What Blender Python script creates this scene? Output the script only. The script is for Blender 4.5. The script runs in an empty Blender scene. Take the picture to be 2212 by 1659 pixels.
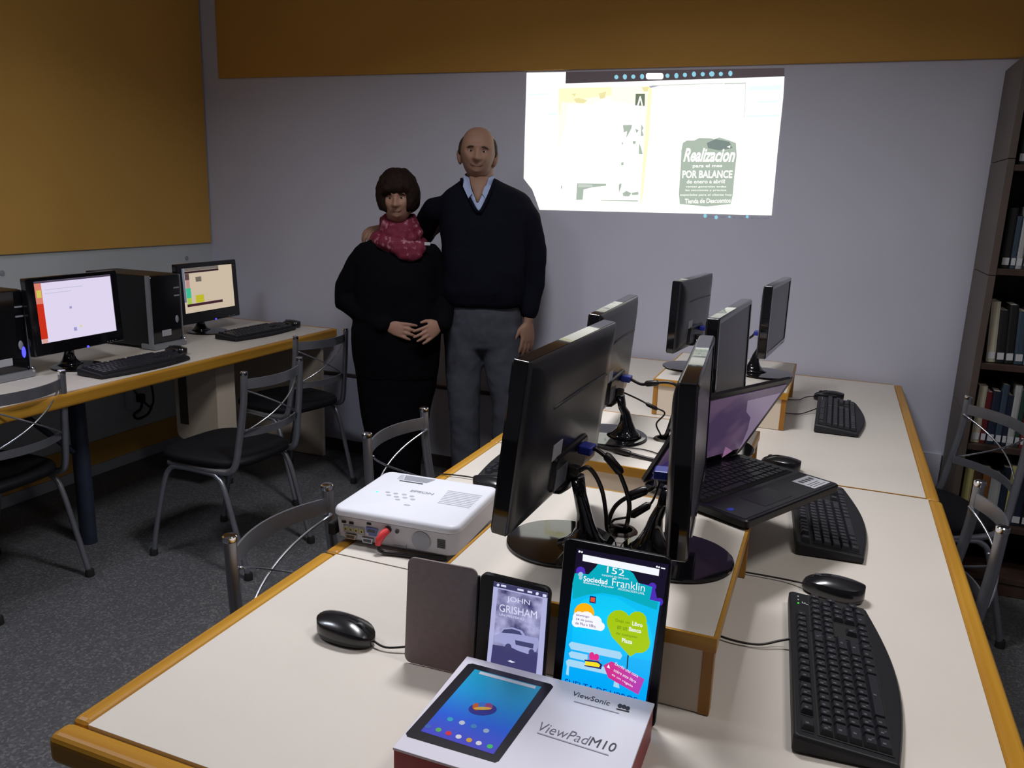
import bpy, bmesh, math, random
from math import sin, cos, pi, radians as RAD
from mathutils import Vector as V, Matrix as MX, noise as NZ
random.seed(7)
SC = bpy.context.scene
C = SC.collection

# ------------------------------------------------------------ camera, world, light, exposure
CAMZ = 1.46
FPX = 1740.0
CR = ((0.92778, 0.37173, 0.03228), (-0.11414, 0.20039, 0.97304), (0.35524, -0.90646, 0.22835))
cam = bpy.data.cameras.new('camera')
cam.sensor_width = 36.0
cam.lens = 36.0 * FPX / 2212.0
cam.clip_start = 0.05
camo = bpy.data.objects.new('camera', cam)
C.objects.link(camo)
camo.matrix_world = MX(((CR[0][0], CR[1][0], CR[2][0], 0), (CR[0][1], CR[1][1], CR[2][1], 0),
                        (CR[0][2], CR[1][2], CR[2][2], CAMZ), (0, 0, 0, 1)))
SC.camera = camo
w = bpy.data.worlds.new('world'); SC.world = w; w.use_nodes = True
w.node_tree.nodes['Background'].inputs[0].default_value = (0.55, 0.6, 0.75, 1)
w.node_tree.nodes['Background'].inputs[1].default_value = 0.02
SC.view_settings.view_transform = 'Standard'
SC.view_settings.look = 'None'
SC.view_settings.gamma = 1.0
SC.view_settings.exposure = 0.0
SC.view_settings.use_curve_mapping = False
LAMPS = [  # x, y, energy, colour
    (-0.75, 1.85, 27.0, (0.96, 0.97, 1.0)),
    (0.75, 1.05, 9.0, (1.0, 0.97, 0.93)),
    (-2.35, 0.9, 14.0, (0.80, 0.86, 1.0)),
]
CEIL = 2.85
for (lx, ly, le, lc) in LAMPS:
    ld = bpy.data.lights.new('ceiling_lamp_light', 'AREA')
    ld.shape = 'RECTANGLE'; ld.size = 0.55; ld.size_y = 0.28
    ld.energy = le; ld.color = lc; ld.spread = RAD(150)
    lo = bpy.data.objects.new('ceiling_lamp_light', ld)
    lo.location = (lx, ly, CEIL - 0.075)
    C.objects.link(lo)

# ------------------------------------------------------------ photo ray helpers (pixel -> point in the room)
def ray(px, py):
    a, b = (px - 1106) / FPX, -(py - 829.5) / FPX
    return V([CR[0][i] * a + CR[1][i] * b - CR[2][i] for i in range(3)])
CAM = V((0, 0, CAMZ))
def atZ(px, py, z): r = ray(px, py); return CAM + r * ((z - CAMZ) / r.z)
def atY(px, py, y): r = ray(px, py); return CAM + r * (y / r.y)
def atX(px, py, x): r = ray(px, py); return CAM + r * (x / r.x)
def atP(px, py, o, n):
    r = ray(px, py); return CAM + r * ((V(o) - CAM).dot(n) / r.dot(n))

# ------------------------------------------------------------ materials
def srgb(c):
    return tuple(((x / 255.0) / 12.92 if x / 255.0 <= 0.04045 else ((x / 255.0 + 0.055) / 1.055) ** 2.4) for x in c) + (1.0,)
def mat(name, col, rough=0.5, metal=0.0, spec=0.5, var=0.0, scale=20.0, bump=0.0, bscale=200.0, coat=0.0, emit=None, es=1.0, alpha=None):
    m = bpy.data.materials.new(name); m.use_nodes = True
    nt = m.node_tree; p = nt.nodes['Principled BSDF']
    c = col if len(col) == 4 else tuple(col) + (1.0,)
    p.inputs['Base Color'].default_value = c
    p.inputs['Roughness'].default_value = rough
    p.inputs['Metallic'].default_value = metal
    p.inputs['Specular IOR Level'].default_value = spec
    if coat: p.inputs['Coat Weight'].default_value = coat; p.inputs['Coat Roughness'].default_value = 0.03
    if emit is not None:
        p.inputs['Emission Color'].default_value = emit if len(emit) == 4 else tuple(emit) + (1.0,)
        p.inputs['Emission Strength'].default_value = es
    tc = nt.nodes.new('ShaderNodeTexCoord')
    if var:
        n = nt.nodes.new('ShaderNodeTexNoise'); n.inputs['Scale'].default_value = scale; n.inputs['Detail'].default_value = 4
        nt.links.new(tc.outputs['Object'], n.inputs['Vector'])
        r = nt.nodes.new('ShaderNodeValToRGB')
        r.color_ramp.elements[0].position = 0.3; r.color_ramp.elements[1].position = 0.7
        r.color_ramp.elements[0].color = tuple(x * (1 - var) for x in c[:3]) + (1,)
        r.color_ramp.elements[1].color = tuple(min(1, x * (1 + var)) for x in c[:3]) + (1,)
        nt.links.new(n.outputs['Fac'], r.inputs['Fac']); nt.links.new(r.outputs['Color'], p.inputs['Base Color'])
    if bump:
        n2 = nt.nodes.new('ShaderNodeTexNoise'); n2.inputs['Scale'].default_value = bscale; n2.inputs['Detail'].default_value = 3
        nt.links.new(tc.outputs['Object'], n2.inputs['Vector'])
        b = nt.nodes.new('ShaderNodeBump'); b.inputs['Strength'].default_value = bump; b.inputs['Distance'].default_value = 0.002
        nt.links.new(n2.outputs['Fac'], b.inputs['Height']); nt.links.new(b.outputs['Normal'], p.inputs['Normal'])
    return m
def wood_mat(name, c1, c2, rough=0.38, stretch=(1.5, 40, 40), spec=0.4):
    m = mat(name, c1, rough, spec=spec); nt = m.node_tree; p = nt.nodes['Principled BSDF']
    tc = [n for n in nt.nodes if n.type == 'TEX_COORD'][0]
    mp = nt.nodes.new('ShaderNodeMapping'); mp.inputs['Scale'].default_value = stretch
    n = nt.nodes.new('ShaderNodeTexNoise'); n.inputs['Scale'].default_value = 1.0; n.inputs['Detail'].default_value = 6; n.inputs['Distortion'].default_value = 0.6
    r = nt.nodes.new('ShaderNodeValToRGB'); r.color_ramp.elements[0].position = 0.32; r.color_ramp.elements[1].position = 0.68
    r.color_ramp.elements[0].color = tuple(c2) + (1,) if len(c2) == 3 else c2
    r.color_ramp.elements[1].color = tuple(c1) + (1,) if len(c1) == 3 else c1
    nt.links.new(tc.outputs['Object'], mp.inputs['Vector']); nt.links.new(mp.outputs['Vector'], n.inputs['Vector'])
    nt.links.new(n.outputs['Fac'], r.inputs['Fac']); nt.links.new(r.outputs['Color'], p.inputs['Base Color'])
    return m
def terrazzo():
    m = mat('terrazzo', (0.1, 0.1, 0.1), 0.42, spec=0.35); nt = m.node_tree; p = nt.nodes['Principled BSDF']
    tc = [n for n in nt.nodes if n.type == 'TEX_COORD'][0]
    v = nt.nodes.new('ShaderNodeTexVoronoi'); v.inputs['Scale'].default_value = 150
    r = nt.nodes.new('ShaderNodeValToRGB'); r.color_ramp.interpolation = 'CONSTANT'
    e = r.color_ramp.elements
    e[0].position = 0.0; e[0].color = (0.105, 0.106, 0.115, 1)
    e[1].position = 0.35; e[1].color = (0.128, 0.127, 0.134, 1)
    a = e.new(0.62); a.color = (0.092, 0.092, 0.100, 1)
    a = e.new(0.84); a.color = (0.175, 0.175, 0.18, 1)
    nt.links.new(tc.outputs['Object'], v.inputs['Vector'])
    s = nt.nodes.new('ShaderNodeSeparateColor'); nt.links.new(v.outputs['Color'], s.inputs['Color'])
    nt.links.new(s.outputs[0], r.inputs['Fac'])
    n = nt.nodes.new('ShaderNodeTexNoise'); n.inputs['Scale'].default_value = 1.6; n.inputs['Detail'].default_value = 5
    nt.links.new(tc.outputs['Object'], n.inputs['Vector'])
    mx = nt.nodes.new('ShaderNodeMix'); mx.data_type = 'RGBA'; mx.blend_type = 'MULTIPLY'; mx.inputs[0].default_value = 0.35
    nt.links.new(r.outputs['Color'], mx.inputs[6]); nt.links.new(n.outputs['Fac'], mx.inputs[7])
    nt.links.new(mx.outputs[2], p.inputs['Base Color'])
    return m
def emi(name, col, s=1.0, rough=0.25):
    c = srgb(col)
    return mat(name, (0.01, 0.01, 0.01), rough, spec=0.3, emit=c, es=s)

M = {}
M['wall'] = mat('wall_paint', (0.575, 0.575, 0.685), 0.75, spec=0.2, var=0.03, scale=1.5, bump=0.15, bscale=90)
M['panel'] = mat('grey_panel', (0.55, 0.58, 0.60), 0.6, spec=0.25, var=0.03, scale=3)
M['orange'] = mat('orange_paint', (0.62, 0.35, 0.085), 0.7, spec=0.2, var=0.05, scale=2)
M['band'] = mat('ochre_paint', (0.52, 0.28, 0.065), 0.7, spec=0.2, var=0.05, scale=2)
M['ceil'] = mat('ceiling_paint', (0.70, 0.70, 0.70), 0.8, var=0.02, scale=2)
M['floor'] = terrazzo()
M['base'] = mat('dark_baseboard', (0.055, 0.04, 0.04), 0.6, var=0.1)
M['basew'] = mat('pale_baseboard', (0.35, 0.37, 0.42), 0.6, var=0.05)
M['lam'] = mat('cream_laminate', (0.67, 0.615, 0.56), 0.42, spec=0.35, var=0.015, scale=6, bump=0.1, bscale=900)
M['lam2'] = mat('cream_side_laminate', (0.66, 0.56, 0.45), 0.5, spec=0.3, var=0.02, scale=6)
M['edge'] = wood_mat('golden_wood_edge', (0.52, 0.27, 0.030), (0.38, 0.17, 0.016))
M['edgey'] = wood_mat('golden_wood_edge_lengthways', (0.52, 0.27, 0.030), (0.38, 0.17, 0.016), stretch=(40, 1.5, 40))
M['edgez'] = wood_mat('golden_wood_edge_upright', (0.42, 0.20, 0.03), (0.30, 0.12, 0.015), stretch=(40, 40, 1.5))
M['dwood'] = wood_mat('dark_brown_wood', (0.060, 0.034, 0.024), (0.040, 0.022, 0.016), 0.5, (30, 30, 1.5))
M['dwoodf'] = mat('dark_brown_veneer', (0.085, 0.062, 0.05), 0.5, var=0.12, scale=4)
M['gloss'] = mat('gloss_black_plastic', (0.006, 0.006, 0.008), 0.06, spec=0.6, coat=0.3)
M['black'] = mat('black_plastic', (0.005, 0.005, 0.007), 0.34, spec=0.35, var=0.1)
M['mblack'] = mat('matte_black_plastic', (0.012, 0.012, 0.015), 0.5, spec=0.35, bump=0.1, bscale=700)
M['back'] = mat('monitor_back_plastic', (0.016, 0.015, 0.018), 0.27, spec=0.7, var=0.1, bump=0.05, bscale=60)
M['lscreen'] = mat('switched_off_screen', (0.055, 0.055, 0.075), 0.28, spec=0.5)
M['key'] = mat('black_keycap', (0.022, 0.022, 0.028), 0.38, spec=0.45)
M['legend'] = mat('white_key_print', (0.45, 0.48, 0.50), 0.5)
M['steel'] = mat('silver_painted_steel', (0.30, 0.31, 0.35), 0.34, metal=0.75, var=0.06)
M['chrome'] = mat('bright_chrome', (0.75, 0.77, 0.82), 0.12, metal=1.0)
M['seat'] = mat('black_vinyl', (0.006, 0.006, 0.008), 0.6, spec=0.2, bump=0.2, bscale=250)
M['rubber'] = mat('black_rubber', (0.008, 0.008, 0.008), 0.8)
M['dsteel'] = mat('dark_blue_steel', (0.035, 0.045, 0.075), 0.4, metal=0.3, var=0.1)
M['blue'] = mat('blue_connector', (0.020, 0.035, 0.30), 0.35)
M['cable'] = mat('black_cable', (0.012, 0.008, 0.009), 0.38)
M['sticker'] = mat('pale_sticker', (0.42, 0.42, 0.46), 0.5, var=0.05)
M['stickerd'] = mat('grey_label', (0.085, 0.085, 0.11), 0.4, var=0.2, scale=60)
M['white'] = mat('white_plastic', (0.75, 0.76, 0.84), 0.4, spec=0.4, var=0.01)
M['offwhite'] = mat('offwhite_plastic', (0.56, 0.55, 0.60), 0.45, spec=0.4, var=0.02)
M['greyp'] = mat('grey_plastic', (0.30, 0.31, 0.36), 0.45, var=0.05)
M['dgrey'] = mat('dark_grey_plastic', (0.05, 0.05, 0.06), 0.5)
M['red'] = mat('red_plug', (0.75, 0.05, 0.06), 0.4)
M['gold'] = mat('yellow_jack', (0.42, 0.38, 0.18), 0.35, metal=0.3)
M['silver'] = mat('silver_plastic', (0.32, 0.33, 0.37), 0.3, metal=0.6)
M['wcard'] = mat('white_box_card', (0.70, 0.67, 0.78), 0.35, spec=0.5, var=0.01)
M['rcard'] = mat('red_box_card', (0.30, 0.012, 0.025), 0.45, var=0.05)
M['taupe'] = mat('taupe_felt', (0.27, 0.22, 0.22), 0.85, var=0.07, scale=90, bump=0.3, bscale=600)
M['skin'] = mat('skin', (0.27, 0.150, 0.105), 0.6, spec=0.35, var=0.06, scale=14)
M['skinw'] = mat('skin_fair', (0.29, 0.155, 0.110), 0.6, spec=0.35, var=0.06, scale=14)
M['sweater'] = mat('dark_navy_knit', (0.0045, 0.005, 0.010), 0.9, spec=0.08, var=0.15, scale=40, bump=0.5, bscale=500)
M['blackcloth'] = mat('black_cloth', (0.0028, 0.0028, 0.0045), 0.9, spec=0.06, var=0.1, scale=30, bump=0.4, bscale=300)
M['trouser'] = mat('grey_wool', (0.060, 0.063, 0.080), 0.9, spec=0.1, var=0.10, scale=25, bump=0.3, bscale=300)
M['shirt'] = mat('light_blue_cotton', (0.30, 0.36, 0.56), 0.7, var=0.03, scale=40)
M['hairm'] = mat('brown_grey_hair', (0.045, 0.034, 0.026), 0.8, spec=0.15, var=0.35, scale=60, bump=0.6, bscale=150)
M['hairw'] = mat('dark_auburn_hair', (0.014, 0.0065, 0.0050), 0.75, spec=0.12, var=0.3, scale=60, bump=0.8, bscale=120)
M['eyew'] = mat('eye_white', (0.45, 0.42, 0.40), 0.3)
M['iris'] = mat('dark_iris', (0.02, 0.012, 0.008), 0.2)
M['lip'] = mat('lip', (0.15, 0.058, 0.048), 0.6)
M['shoe'] = mat('black_leather', (0.012, 0.010, 0.010), 0.35)
def scarf_mat():
    m = mat('magenta_print_scarf', (0.26, 0.010, 0.050), 0.8); nt = m.node_tree; p = nt.nodes['Principled BSDF']
    tc = [n for n in nt.nodes if n.type == 'TEX_COORD'][0]
    n = nt.nodes.new('ShaderNodeTexNoise'); n.inputs['Scale'].default_value = 42; n.inputs['Detail'].default_value = 4
    r = nt.nodes.new('ShaderNodeValToRGB'); r.color_ramp.elements[0].position = 0.56; r.color_ramp.elements[1].position = 0.68
    r.color_ramp.elements[0].color = (0.135, 0.005, 0.026, 1); r.color_ramp.elements[1].color = (0.36, 0.15, 0.20, 1)
    nt.links.new(tc.outputs['Object'], n.inputs['Vector']); nt.links.new(n.outputs['Fac'], r.inputs['Fac'])
    nt.links.new(r.outputs['Color'], p.inputs['Base Color']); return m
M['scarf'] = scarf_mat()
M['blueled'] = emi('blue_light', (60, 60, 255), 3.0)
M['greenled'] = emi('green_light', (60, 255, 40), 1.2)
M['cyanled'] = emi('cyan_light', (90, 255, 240), 1.5)
M['lampglow'] = emi('lamp_diffuser', (255, 250, 240), 4.0)

# ------------------------------------------------------------ mesh helpers
class MB:
    def __init__(s): s.v = []; s.f = []; s.m = []
    def add(s, vs, fs, mi=0, T=None):
        o = len(s.v)
        s.v += [tuple((T @ V(p)) if T is not None else p) for p in vs]
        s.f += [tuple(i + o for i in f) for f in fs]; s.m += [mi] * len(fs)
        return s
    def box(s, x0, x1, y0, y1, z0, z1, mi=0, T=None):
        vs = [(x, y, z) for z in (z0, z1) for y in (y0, y1) for x in (x0, x1)]
        return s.add(vs, [(0, 2, 3, 1), (4, 5, 7, 6), (0, 1, 5, 4), (2, 6, 7, 3), (0, 4, 6, 2), (1, 3, 7, 5)], mi, T)
    def frust(s, w0, d0, w1, d1, z0, z1, c=(0, 0), mi=0, T=None):
        vs = []
        for (ww, dd, z) in ((w0, d0, z0), (w1, d1, z1)):
            for (a, b) in ((-1, -1), (1, -1), (-1, 1), (1, 1)): vs.append((c[0] + a * ww / 2, c[1] + b * dd / 2, z))
        return s.add(vs, [(0, 2, 3, 1), (4, 5, 7, 6), (0, 1, 5, 4), (2, 6, 7, 3), (0, 4, 6, 2), (1, 3, 7, 5)], mi, T)
    def prism(s, poly, z0, z1, mi=0, T=None):
        n = len(poly)
        a = sum(poly[i][0] * poly[(i + 1) % n][1] - poly[(i + 1) % n][0] * poly[i][1] for i in range(n))
        if a < 0: poly = poly[::-1]
        vs = [(p[0], p[1], z0) for p in poly] + [(p[0], p[1], z1) for p in poly]
        fs = [tuple(range(n))[::-1], tuple(range(n, 2 * n))] + [(i, (i + 1) % n, n + (i + 1) % n, n + i) for i in range(n)]
        return s.add(vs, fs, mi, T)
    def loft(s, rings, mi=0, T=None, cap=True, closed=False):
        n = len(rings[0]); vs = [p for r in rings for p in r]; fs = []
        k = len(rings)
        for j in range(k if closed else k - 1):
            a, b = j * n, ((j + 1) % k) * n
            for i in range(n): fs.append((a + i, a + (i + 1) % n, b + (i + 1) % n, b + i))
        if cap and not closed: fs += [tuple(range(n))[::-1], tuple(range((k - 1) * n, k * n))]
        return s.add(vs, fs, mi, T)
    def tube(s, path, r, n=8, mi=0, T=None, closed=False, flat=None):
        P = [V(p) for p in path]; k = len(P); rings = []; up = None
        rr = r if isinstance(r, (list, tuple)) else [r] * k
        for i in range(k):
            if closed: t = P[(i + 1) % k] - P[i - 1]
            else: t = P[min(i + 1, k - 1)] - P[max(i - 1, 0)]
            t.normalize()
            if up is None:
                up = V((0, 0, 1)) if abs(t.z) < 0.95 else V((1, 0, 0))
            a = (up - t * up.dot(t)).normalized(); b = t.cross(a); up = a
            fa, fb = (1, 1) if flat is None else flat
            rings.append([tuple(P[i] + a * cos(2 * pi * q / n) * rr[i] * fa + b * sin(2 * pi * q / n) * rr[i] * fb) for q in range(n)])
        return s.loft(rings, mi, T, True, closed)
    def limb(s, path, radii, n=14, T=None):
        P = [V(p) for p in path]
        d0 = (P[0] - P[1]).normalized(); d1 = (P[-1] - P[-2]).normalized()
        pp = [P[0] + d0 * radii[0] * .9, P[0] + d0 * radii[0] * .6] + P + [P[-1] + d1 * radii[-1] * .6, P[-1] + d1 * radii[-1] * .9]
        r = [radii[0] * .35, radii[0] * .8] + list(radii) + [radii[-1] * .8, radii[-1] * .35]
        return s.tube(pp, r, n, 0, T)
    def ell(s, c, rx, ry, rz, n=16, k=10, mi=0, T=None):
        vs = [(c[0], c[1], c[2] - rz)]
        for j in range(1, k):
            a = -pi / 2 + pi * j / k
            for i in range(n): vs.append((c[0] + rx * cos(a) * cos(2 * pi * i / n), c[1] + ry * cos(a) * sin(2 * pi * i / n), c[2] + rz * sin(a)))
        vs.append((c[0], c[1], c[2] + rz)); fs = []
        for i in range(n): fs.append((0, 1 + (i + 1) % n, 1 + i))
        for j in range(k - 2):
            for i in range(n):
                a = 1 + j * n; fs.append((a + i, a + (i + 1) % n, a + n + (i + 1) % n, a + n + i))
        a = 1 + (k - 2) * n; t = len(vs) - 1
        for i in range(n): fs.append((a + i, a + (i + 1) % n, t))
        return s.add(vs, fs, mi, T)
    def lathe(s, prof, n=32, mi=0, T=None):
        return s.loft([[(r * cos(2 * pi * i / n), r * sin(2 * pi * i / n), z) for i in range(n)] for (r, z) in prof], mi, T)
    def build(s, name, mats, parent=None, smooth=None, bevel=0, seg=2, loc=None, rot=None):
        me = bpy.data.meshes.new(name); me.from_pydata(s.v, [], s.f)
        if not isinstance(mats, (list, tuple)): mats = [mats]
        for m in mats: me.materials.append(m)
        if len(mats) > 1: me.polygons.foreach_set('material_index', s.m)
        if smooth is not None:
            me.polygons.foreach_set('use_smooth', [True] * len(me.polygons))
            if smooth < 3: me.set_sharp_from_angle(angle=smooth)
        me.update()
        return link(name, me, parent, bevel, seg, loc, rot)
def link(name, me, parent=None, bevel=0, seg=2, loc=None, rot=None):
    o = bpy.data.objects.new(name, me); C.objects.link(o)
    if parent is not None: o.parent = parent
    if loc is not None: o.location = loc
    if rot is not None: o.rotation_euler = rot
    if bevel:
        b = o.modifiers.new('bevel', 'BEVEL'); b.width = bevel; b.segments = seg; b.limit_method = 'ANGLE'; b.angle_limit = RAD(40)
        b.harden_normals = False
    return o
def thing(name, label, cat, loc=(0, 0, 0), rotz=0, group=None, M4=None):
    o = bpy.data.objects.new(name, None); C.objects.link(o); o.empty_display_size = 0.05
    if M4 is not None: o.matrix_world = M4
    else: o.location = loc; o.rotation_euler = (0, 0, rotz)
    o['label'] = label; o['category'] = cat
    if group: o['group'] = group
    return o
def tag(o, label, cat, group=None):
    o['label'] = label; o['category'] = cat
    if group: o['group'] = group
    return o
def struct(o): o['kind'] = 'structure'; return o
def dup(root, label, loc=None, rotz=None, group=None):
    r = root.copy(); C.objects.link(r); r['label'] = label
    if group: r['group'] = group
    if loc is not None: r.location = loc
    if rotz is not None: r.rotation_euler = (0, 0, rotz)
    for ch in list(root.children):
        c = ch.copy(); C.objects.link(c); c.parent = r
        for g in list(ch.children):
            d = g.copy(); C.objects.link(d); d.parent = c
    return r
def smoothpath(pts, k=6):
    P = [V(p) for p in pts]; out = []
    for i in range(len(P) - 1):
        p0, p1, p2, p3 = P[max(i - 1, 0)], P[i], P[i + 1], P[min(i + 2, len(P) - 1)]
        for j in range(k):
            t = j / k
            out.append(0.5 * ((2 * p1) + (p2 - p0) * t + (2 * p0 - 5 * p1 + 4 * p2 - p3) * t * t + (3 * p1 - p0 - 3 * p2 + p3) * t ** 3))
    out.append(P[-1]); return out
def rrect(w, h, r, n=5, c=(0, 0)):
    out = []
    for (sx, sy, a0) in ((1, -1, -90), (1, 1, 0), (-1, 1, 90), (-1, -1, 180)):
        for i in range(n + 1):
            a = RAD(a0 + 90 * i / n); out.append((c[0] + sx * (w / 2 - r) + r * cos(a), c[1] + sy * (h / 2 - r) + r * sin(a)))
    return out
def text_mesh(body, width, height, parent, mat_, T, name='lettering', bold=0.0, shear=0.0, ex=0.0001):
    cu = bpy.data.curves.new('t', 'FONT'); cu.body = body; cu.size = 1.0; cu.offset = bold; cu.shear = shear; cu.resolution_u = 3
    ob = bpy.data.objects.new('t', cu); C.objects.link(ob)
    bpy.context.view_layer.update()
    me = bpy.data.meshes.new_from_object(ob.evaluated_get(bpy.context.evaluated_depsgraph_get()))
    bpy.data.objects.remove(ob); bpy.data.curves.remove(cu)
    xs = [v.co.x for v in me.vertices]; ys = [v.co.y for v in me.vertices]
    if not xs: return None
    x0, x1, y0, y1 = min(xs), max(xs), min(ys), max(ys)
    sx = width / (x1 - x0); sy = height / (y1 - y0)
    me.transform(T @ MX.Diagonal((sx, sy, 1, 1)) @ MX.Translation((-x0, -y0, 0)))
    me.materials.clear(); me.materials.append(mat_)
    me.name = name
    return link(name, me, parent)
# a flat picture on a plane: px helper that maps photograph points to plane coordinates
class Sheet:
    def __init__(s, parent, W, crop=(0, 0, 1.0)):
        # W: world matrix of the plane frame (x right, y up, z out of the surface); parent's world matrix known
        s.W = W; s.par = parent; s.Pi = parent_world(parent).inverted() @ W; s.crop = crop; s.lay = 0
    def uv(s, cx, cy):
        x0, y0, k = s.crop; px, py = x0 + cx / k, y0 + cy / k
        q = atP(px, py, s.W.translation, s.W.to_3x3() @ V((0, 0, 1)))
        l = s.W.inverted() @ q; return (l.x, l.y)
    def poly(s, pts, m, name, lift, uv=False):
        pts = pts if uv else [s.uv(*p) for p in pts]
        mb = MB(); mb.prism([tuple(p) for p in pts], lift, lift + 0.00015, 0, s.Pi)
        return mb.build(name, m, s.par)
    def polys(s, plist, m, name, lift, uv=False):
        for i, pts in enumerate(plist):
            s.poly(pts, m, name[:-1] if name.endswith('icons') else name, lift + i * .00002, uv)
    def text(s, body, a, b, h, m, lift=0.001, bold=0.0, shear=0.0, name='lettering'):
        # a, b: crop points of the baseline start and end; h: letter height in crop px (measured upwards)
        ua, ub = V(s.uv(*a)), V(s.uv(*b)); ut = V(s.uv(a[0], a[1] - h))
        hh = abs((ut - ua).cross((ub - ua).normalized())) if hasattr((ut - ua), 'cross') else h
        ang = math.atan2(ub.y - ua.y, ub.x - ua.x)
        T = s.Pi @ MX.Translation((ua.x, ua.y, lift)) @ MX.Rotation(ang, 4, 'Z')
        return text_mesh(body, (ub - ua).length, hh, s.par, m, T, name, bold, shear)
def parent_world(o):
    m = o.matrix_local.copy() if o.parent is None else parent_world(o.parent) @ o.matrix_basis
    if o.parent is None: m = MX.LocRotScale(o.location, o.rotation_euler, o.scale)
    return m
def circ(cx, cy, r, n=14, ry=None):
    return [(cx + r * cos(2 * pi * i / n), cy + (ry or r) * sin(2 * pi * i / n)) for i in range(n)]

# ------------------------------------------------------------ the room
XL, XR, YB, YF = -3.39, 2.6, 3.77, -2.6
def slab(name, x0, x1, y0, y1, z0, z1, m, bevel=0, parent=None, s=True):
    mb = MB(); mb.box(x0, x1, y0, y1, z0, z1); o = mb.build(name, m, parent, bevel=bevel)
    if s and parent is None: struct(o)
    return o
slab('floor', XL - .1, XR + .1, YF - .1, YB + .1, -0.08, 0, M['floor'])
slab('ceiling', XL - .1, XR + .1, YF - .1, YB + .1, CEIL, CEIL + .1, M['ceil'])
slab('wall_back', XL - .1, XR + .1, YB, YB + .1, 0, CEIL, M['wall'])
slab('wall_left', XL - .1, XL, YF, YB, 0, CEIL, M['panel'])
slab('wall_right', XR, XR + .1, YF, YB, 0, CEIL, M['wall'])
slab('wall_front', XL - .1, XR + .1, YF - .1, YF, 0, CEIL, M['wall'])
# ochre board along the top of the back wall, orange board on the left wall
slab('trim_1', -3.27, XR, YB - .012, YB, 2.032, CEIL - .01, M['band'], .004)
slab('trim_2', XL, XL + .012, YF, 3.757, 1.134, CEIL - .01, M['orange'], .002)
slab('trim_3', XL, XL + .010, YF, 3.75, .055, .175, M['orange'], .002)
slab('baseboard_left', XL, XL + .018, YF, 3.752, 0, .055, M['basew'], .003)
slab('baseboard_back', XL + .02, XR, YB - .014, YB, 0, .065, M['base'], .003)
dado = slab('trim_4', XL + .02, .519, YB - .012, YB, .067, .437, M['wall'], .002)
slab('trim_5', XL + .02, -.95, YB - .020, YB, .440, .456, M['base'], .002)
slab('baseboard_right', XR - .015, XR, YF, YB - .015, 0, .065, M['base'], .003)
for (py_, nm) in ((.95, 0), (2.47, 0), (3.57, 0)):   # screws in the left wall panel
    mb = MB(); mb.lathe([(.0, .0), (.013, .0), (.012, .004), (0, .005)], 14, 0, MX.Translation((XL, py_, 1.055)) @ MX.Rotation(pi / 2, 4, 'Y'))
    struct(mb.build('trim_screw', M['greyp'], None, 1))
# ceiling lamp housings above the camera
for i, (lx, ly, le, lc) in enumerate(LAMPS):
    t = thing('ceiling_lamp', ['rectangular ceiling lamp above the middle of the long table', 'rectangular ceiling lamp above the right side, nearest the bookcase side',
                               'rectangular ceiling lamp above the aisle beside the left desk'][i], 'lamp', (lx, ly, CEIL))
    mb = MB(); mb.box(-.32, .32, -.18, .18, -.06, 0); mb.build('housing', M['white'], t, bevel=.006)
    mb = MB(); mb.box(-.28, .28, -.145, .145, -.068, -.0605); mb.build('diffuser', M['lampglow'], t, bevel=.002)
# wall socket with cables under the left desk
t = thing('wall_socket', 'white wall socket box with tangled black cables under the left desk', 'socket', (XL, 3.12, .36))
mb = MB(); mb.box(0.001, .045, -.05, .05, -.07, .07); mb.build('socket_box', M['offwhite'], t, bevel=.006)
mb = MB(); mb.box(.0455, .075, -.02, .02, -.03, .012); mb.build('plug', M['black'], t, bevel=.005)
mb = MB()
mb.tube(smoothpath([(.07, 0, -.02), (.09, .03, -.06), (.07, .075, -.03), (.05, .08, .08), (.03, .06, .2), (.02, .04, .33)]), .006, 6)
mb.tube(smoothpath([(.07, 0, 0), (.10, -.04, -.05), (.08, -.07, -.08), (.05, -.02, -.12), (.05, .05, -.11), (.06, .075, -.06)]), .007, 6)
mb.tube(smoothpath([(.06, -.01, .0), (.09, -.06, .04), (.06, -.07, .10), (.04, -.02, .12), (.03, .0, .33)]), .005, 6)
mb.build('cable', M['cable'], t, 3)

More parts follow.
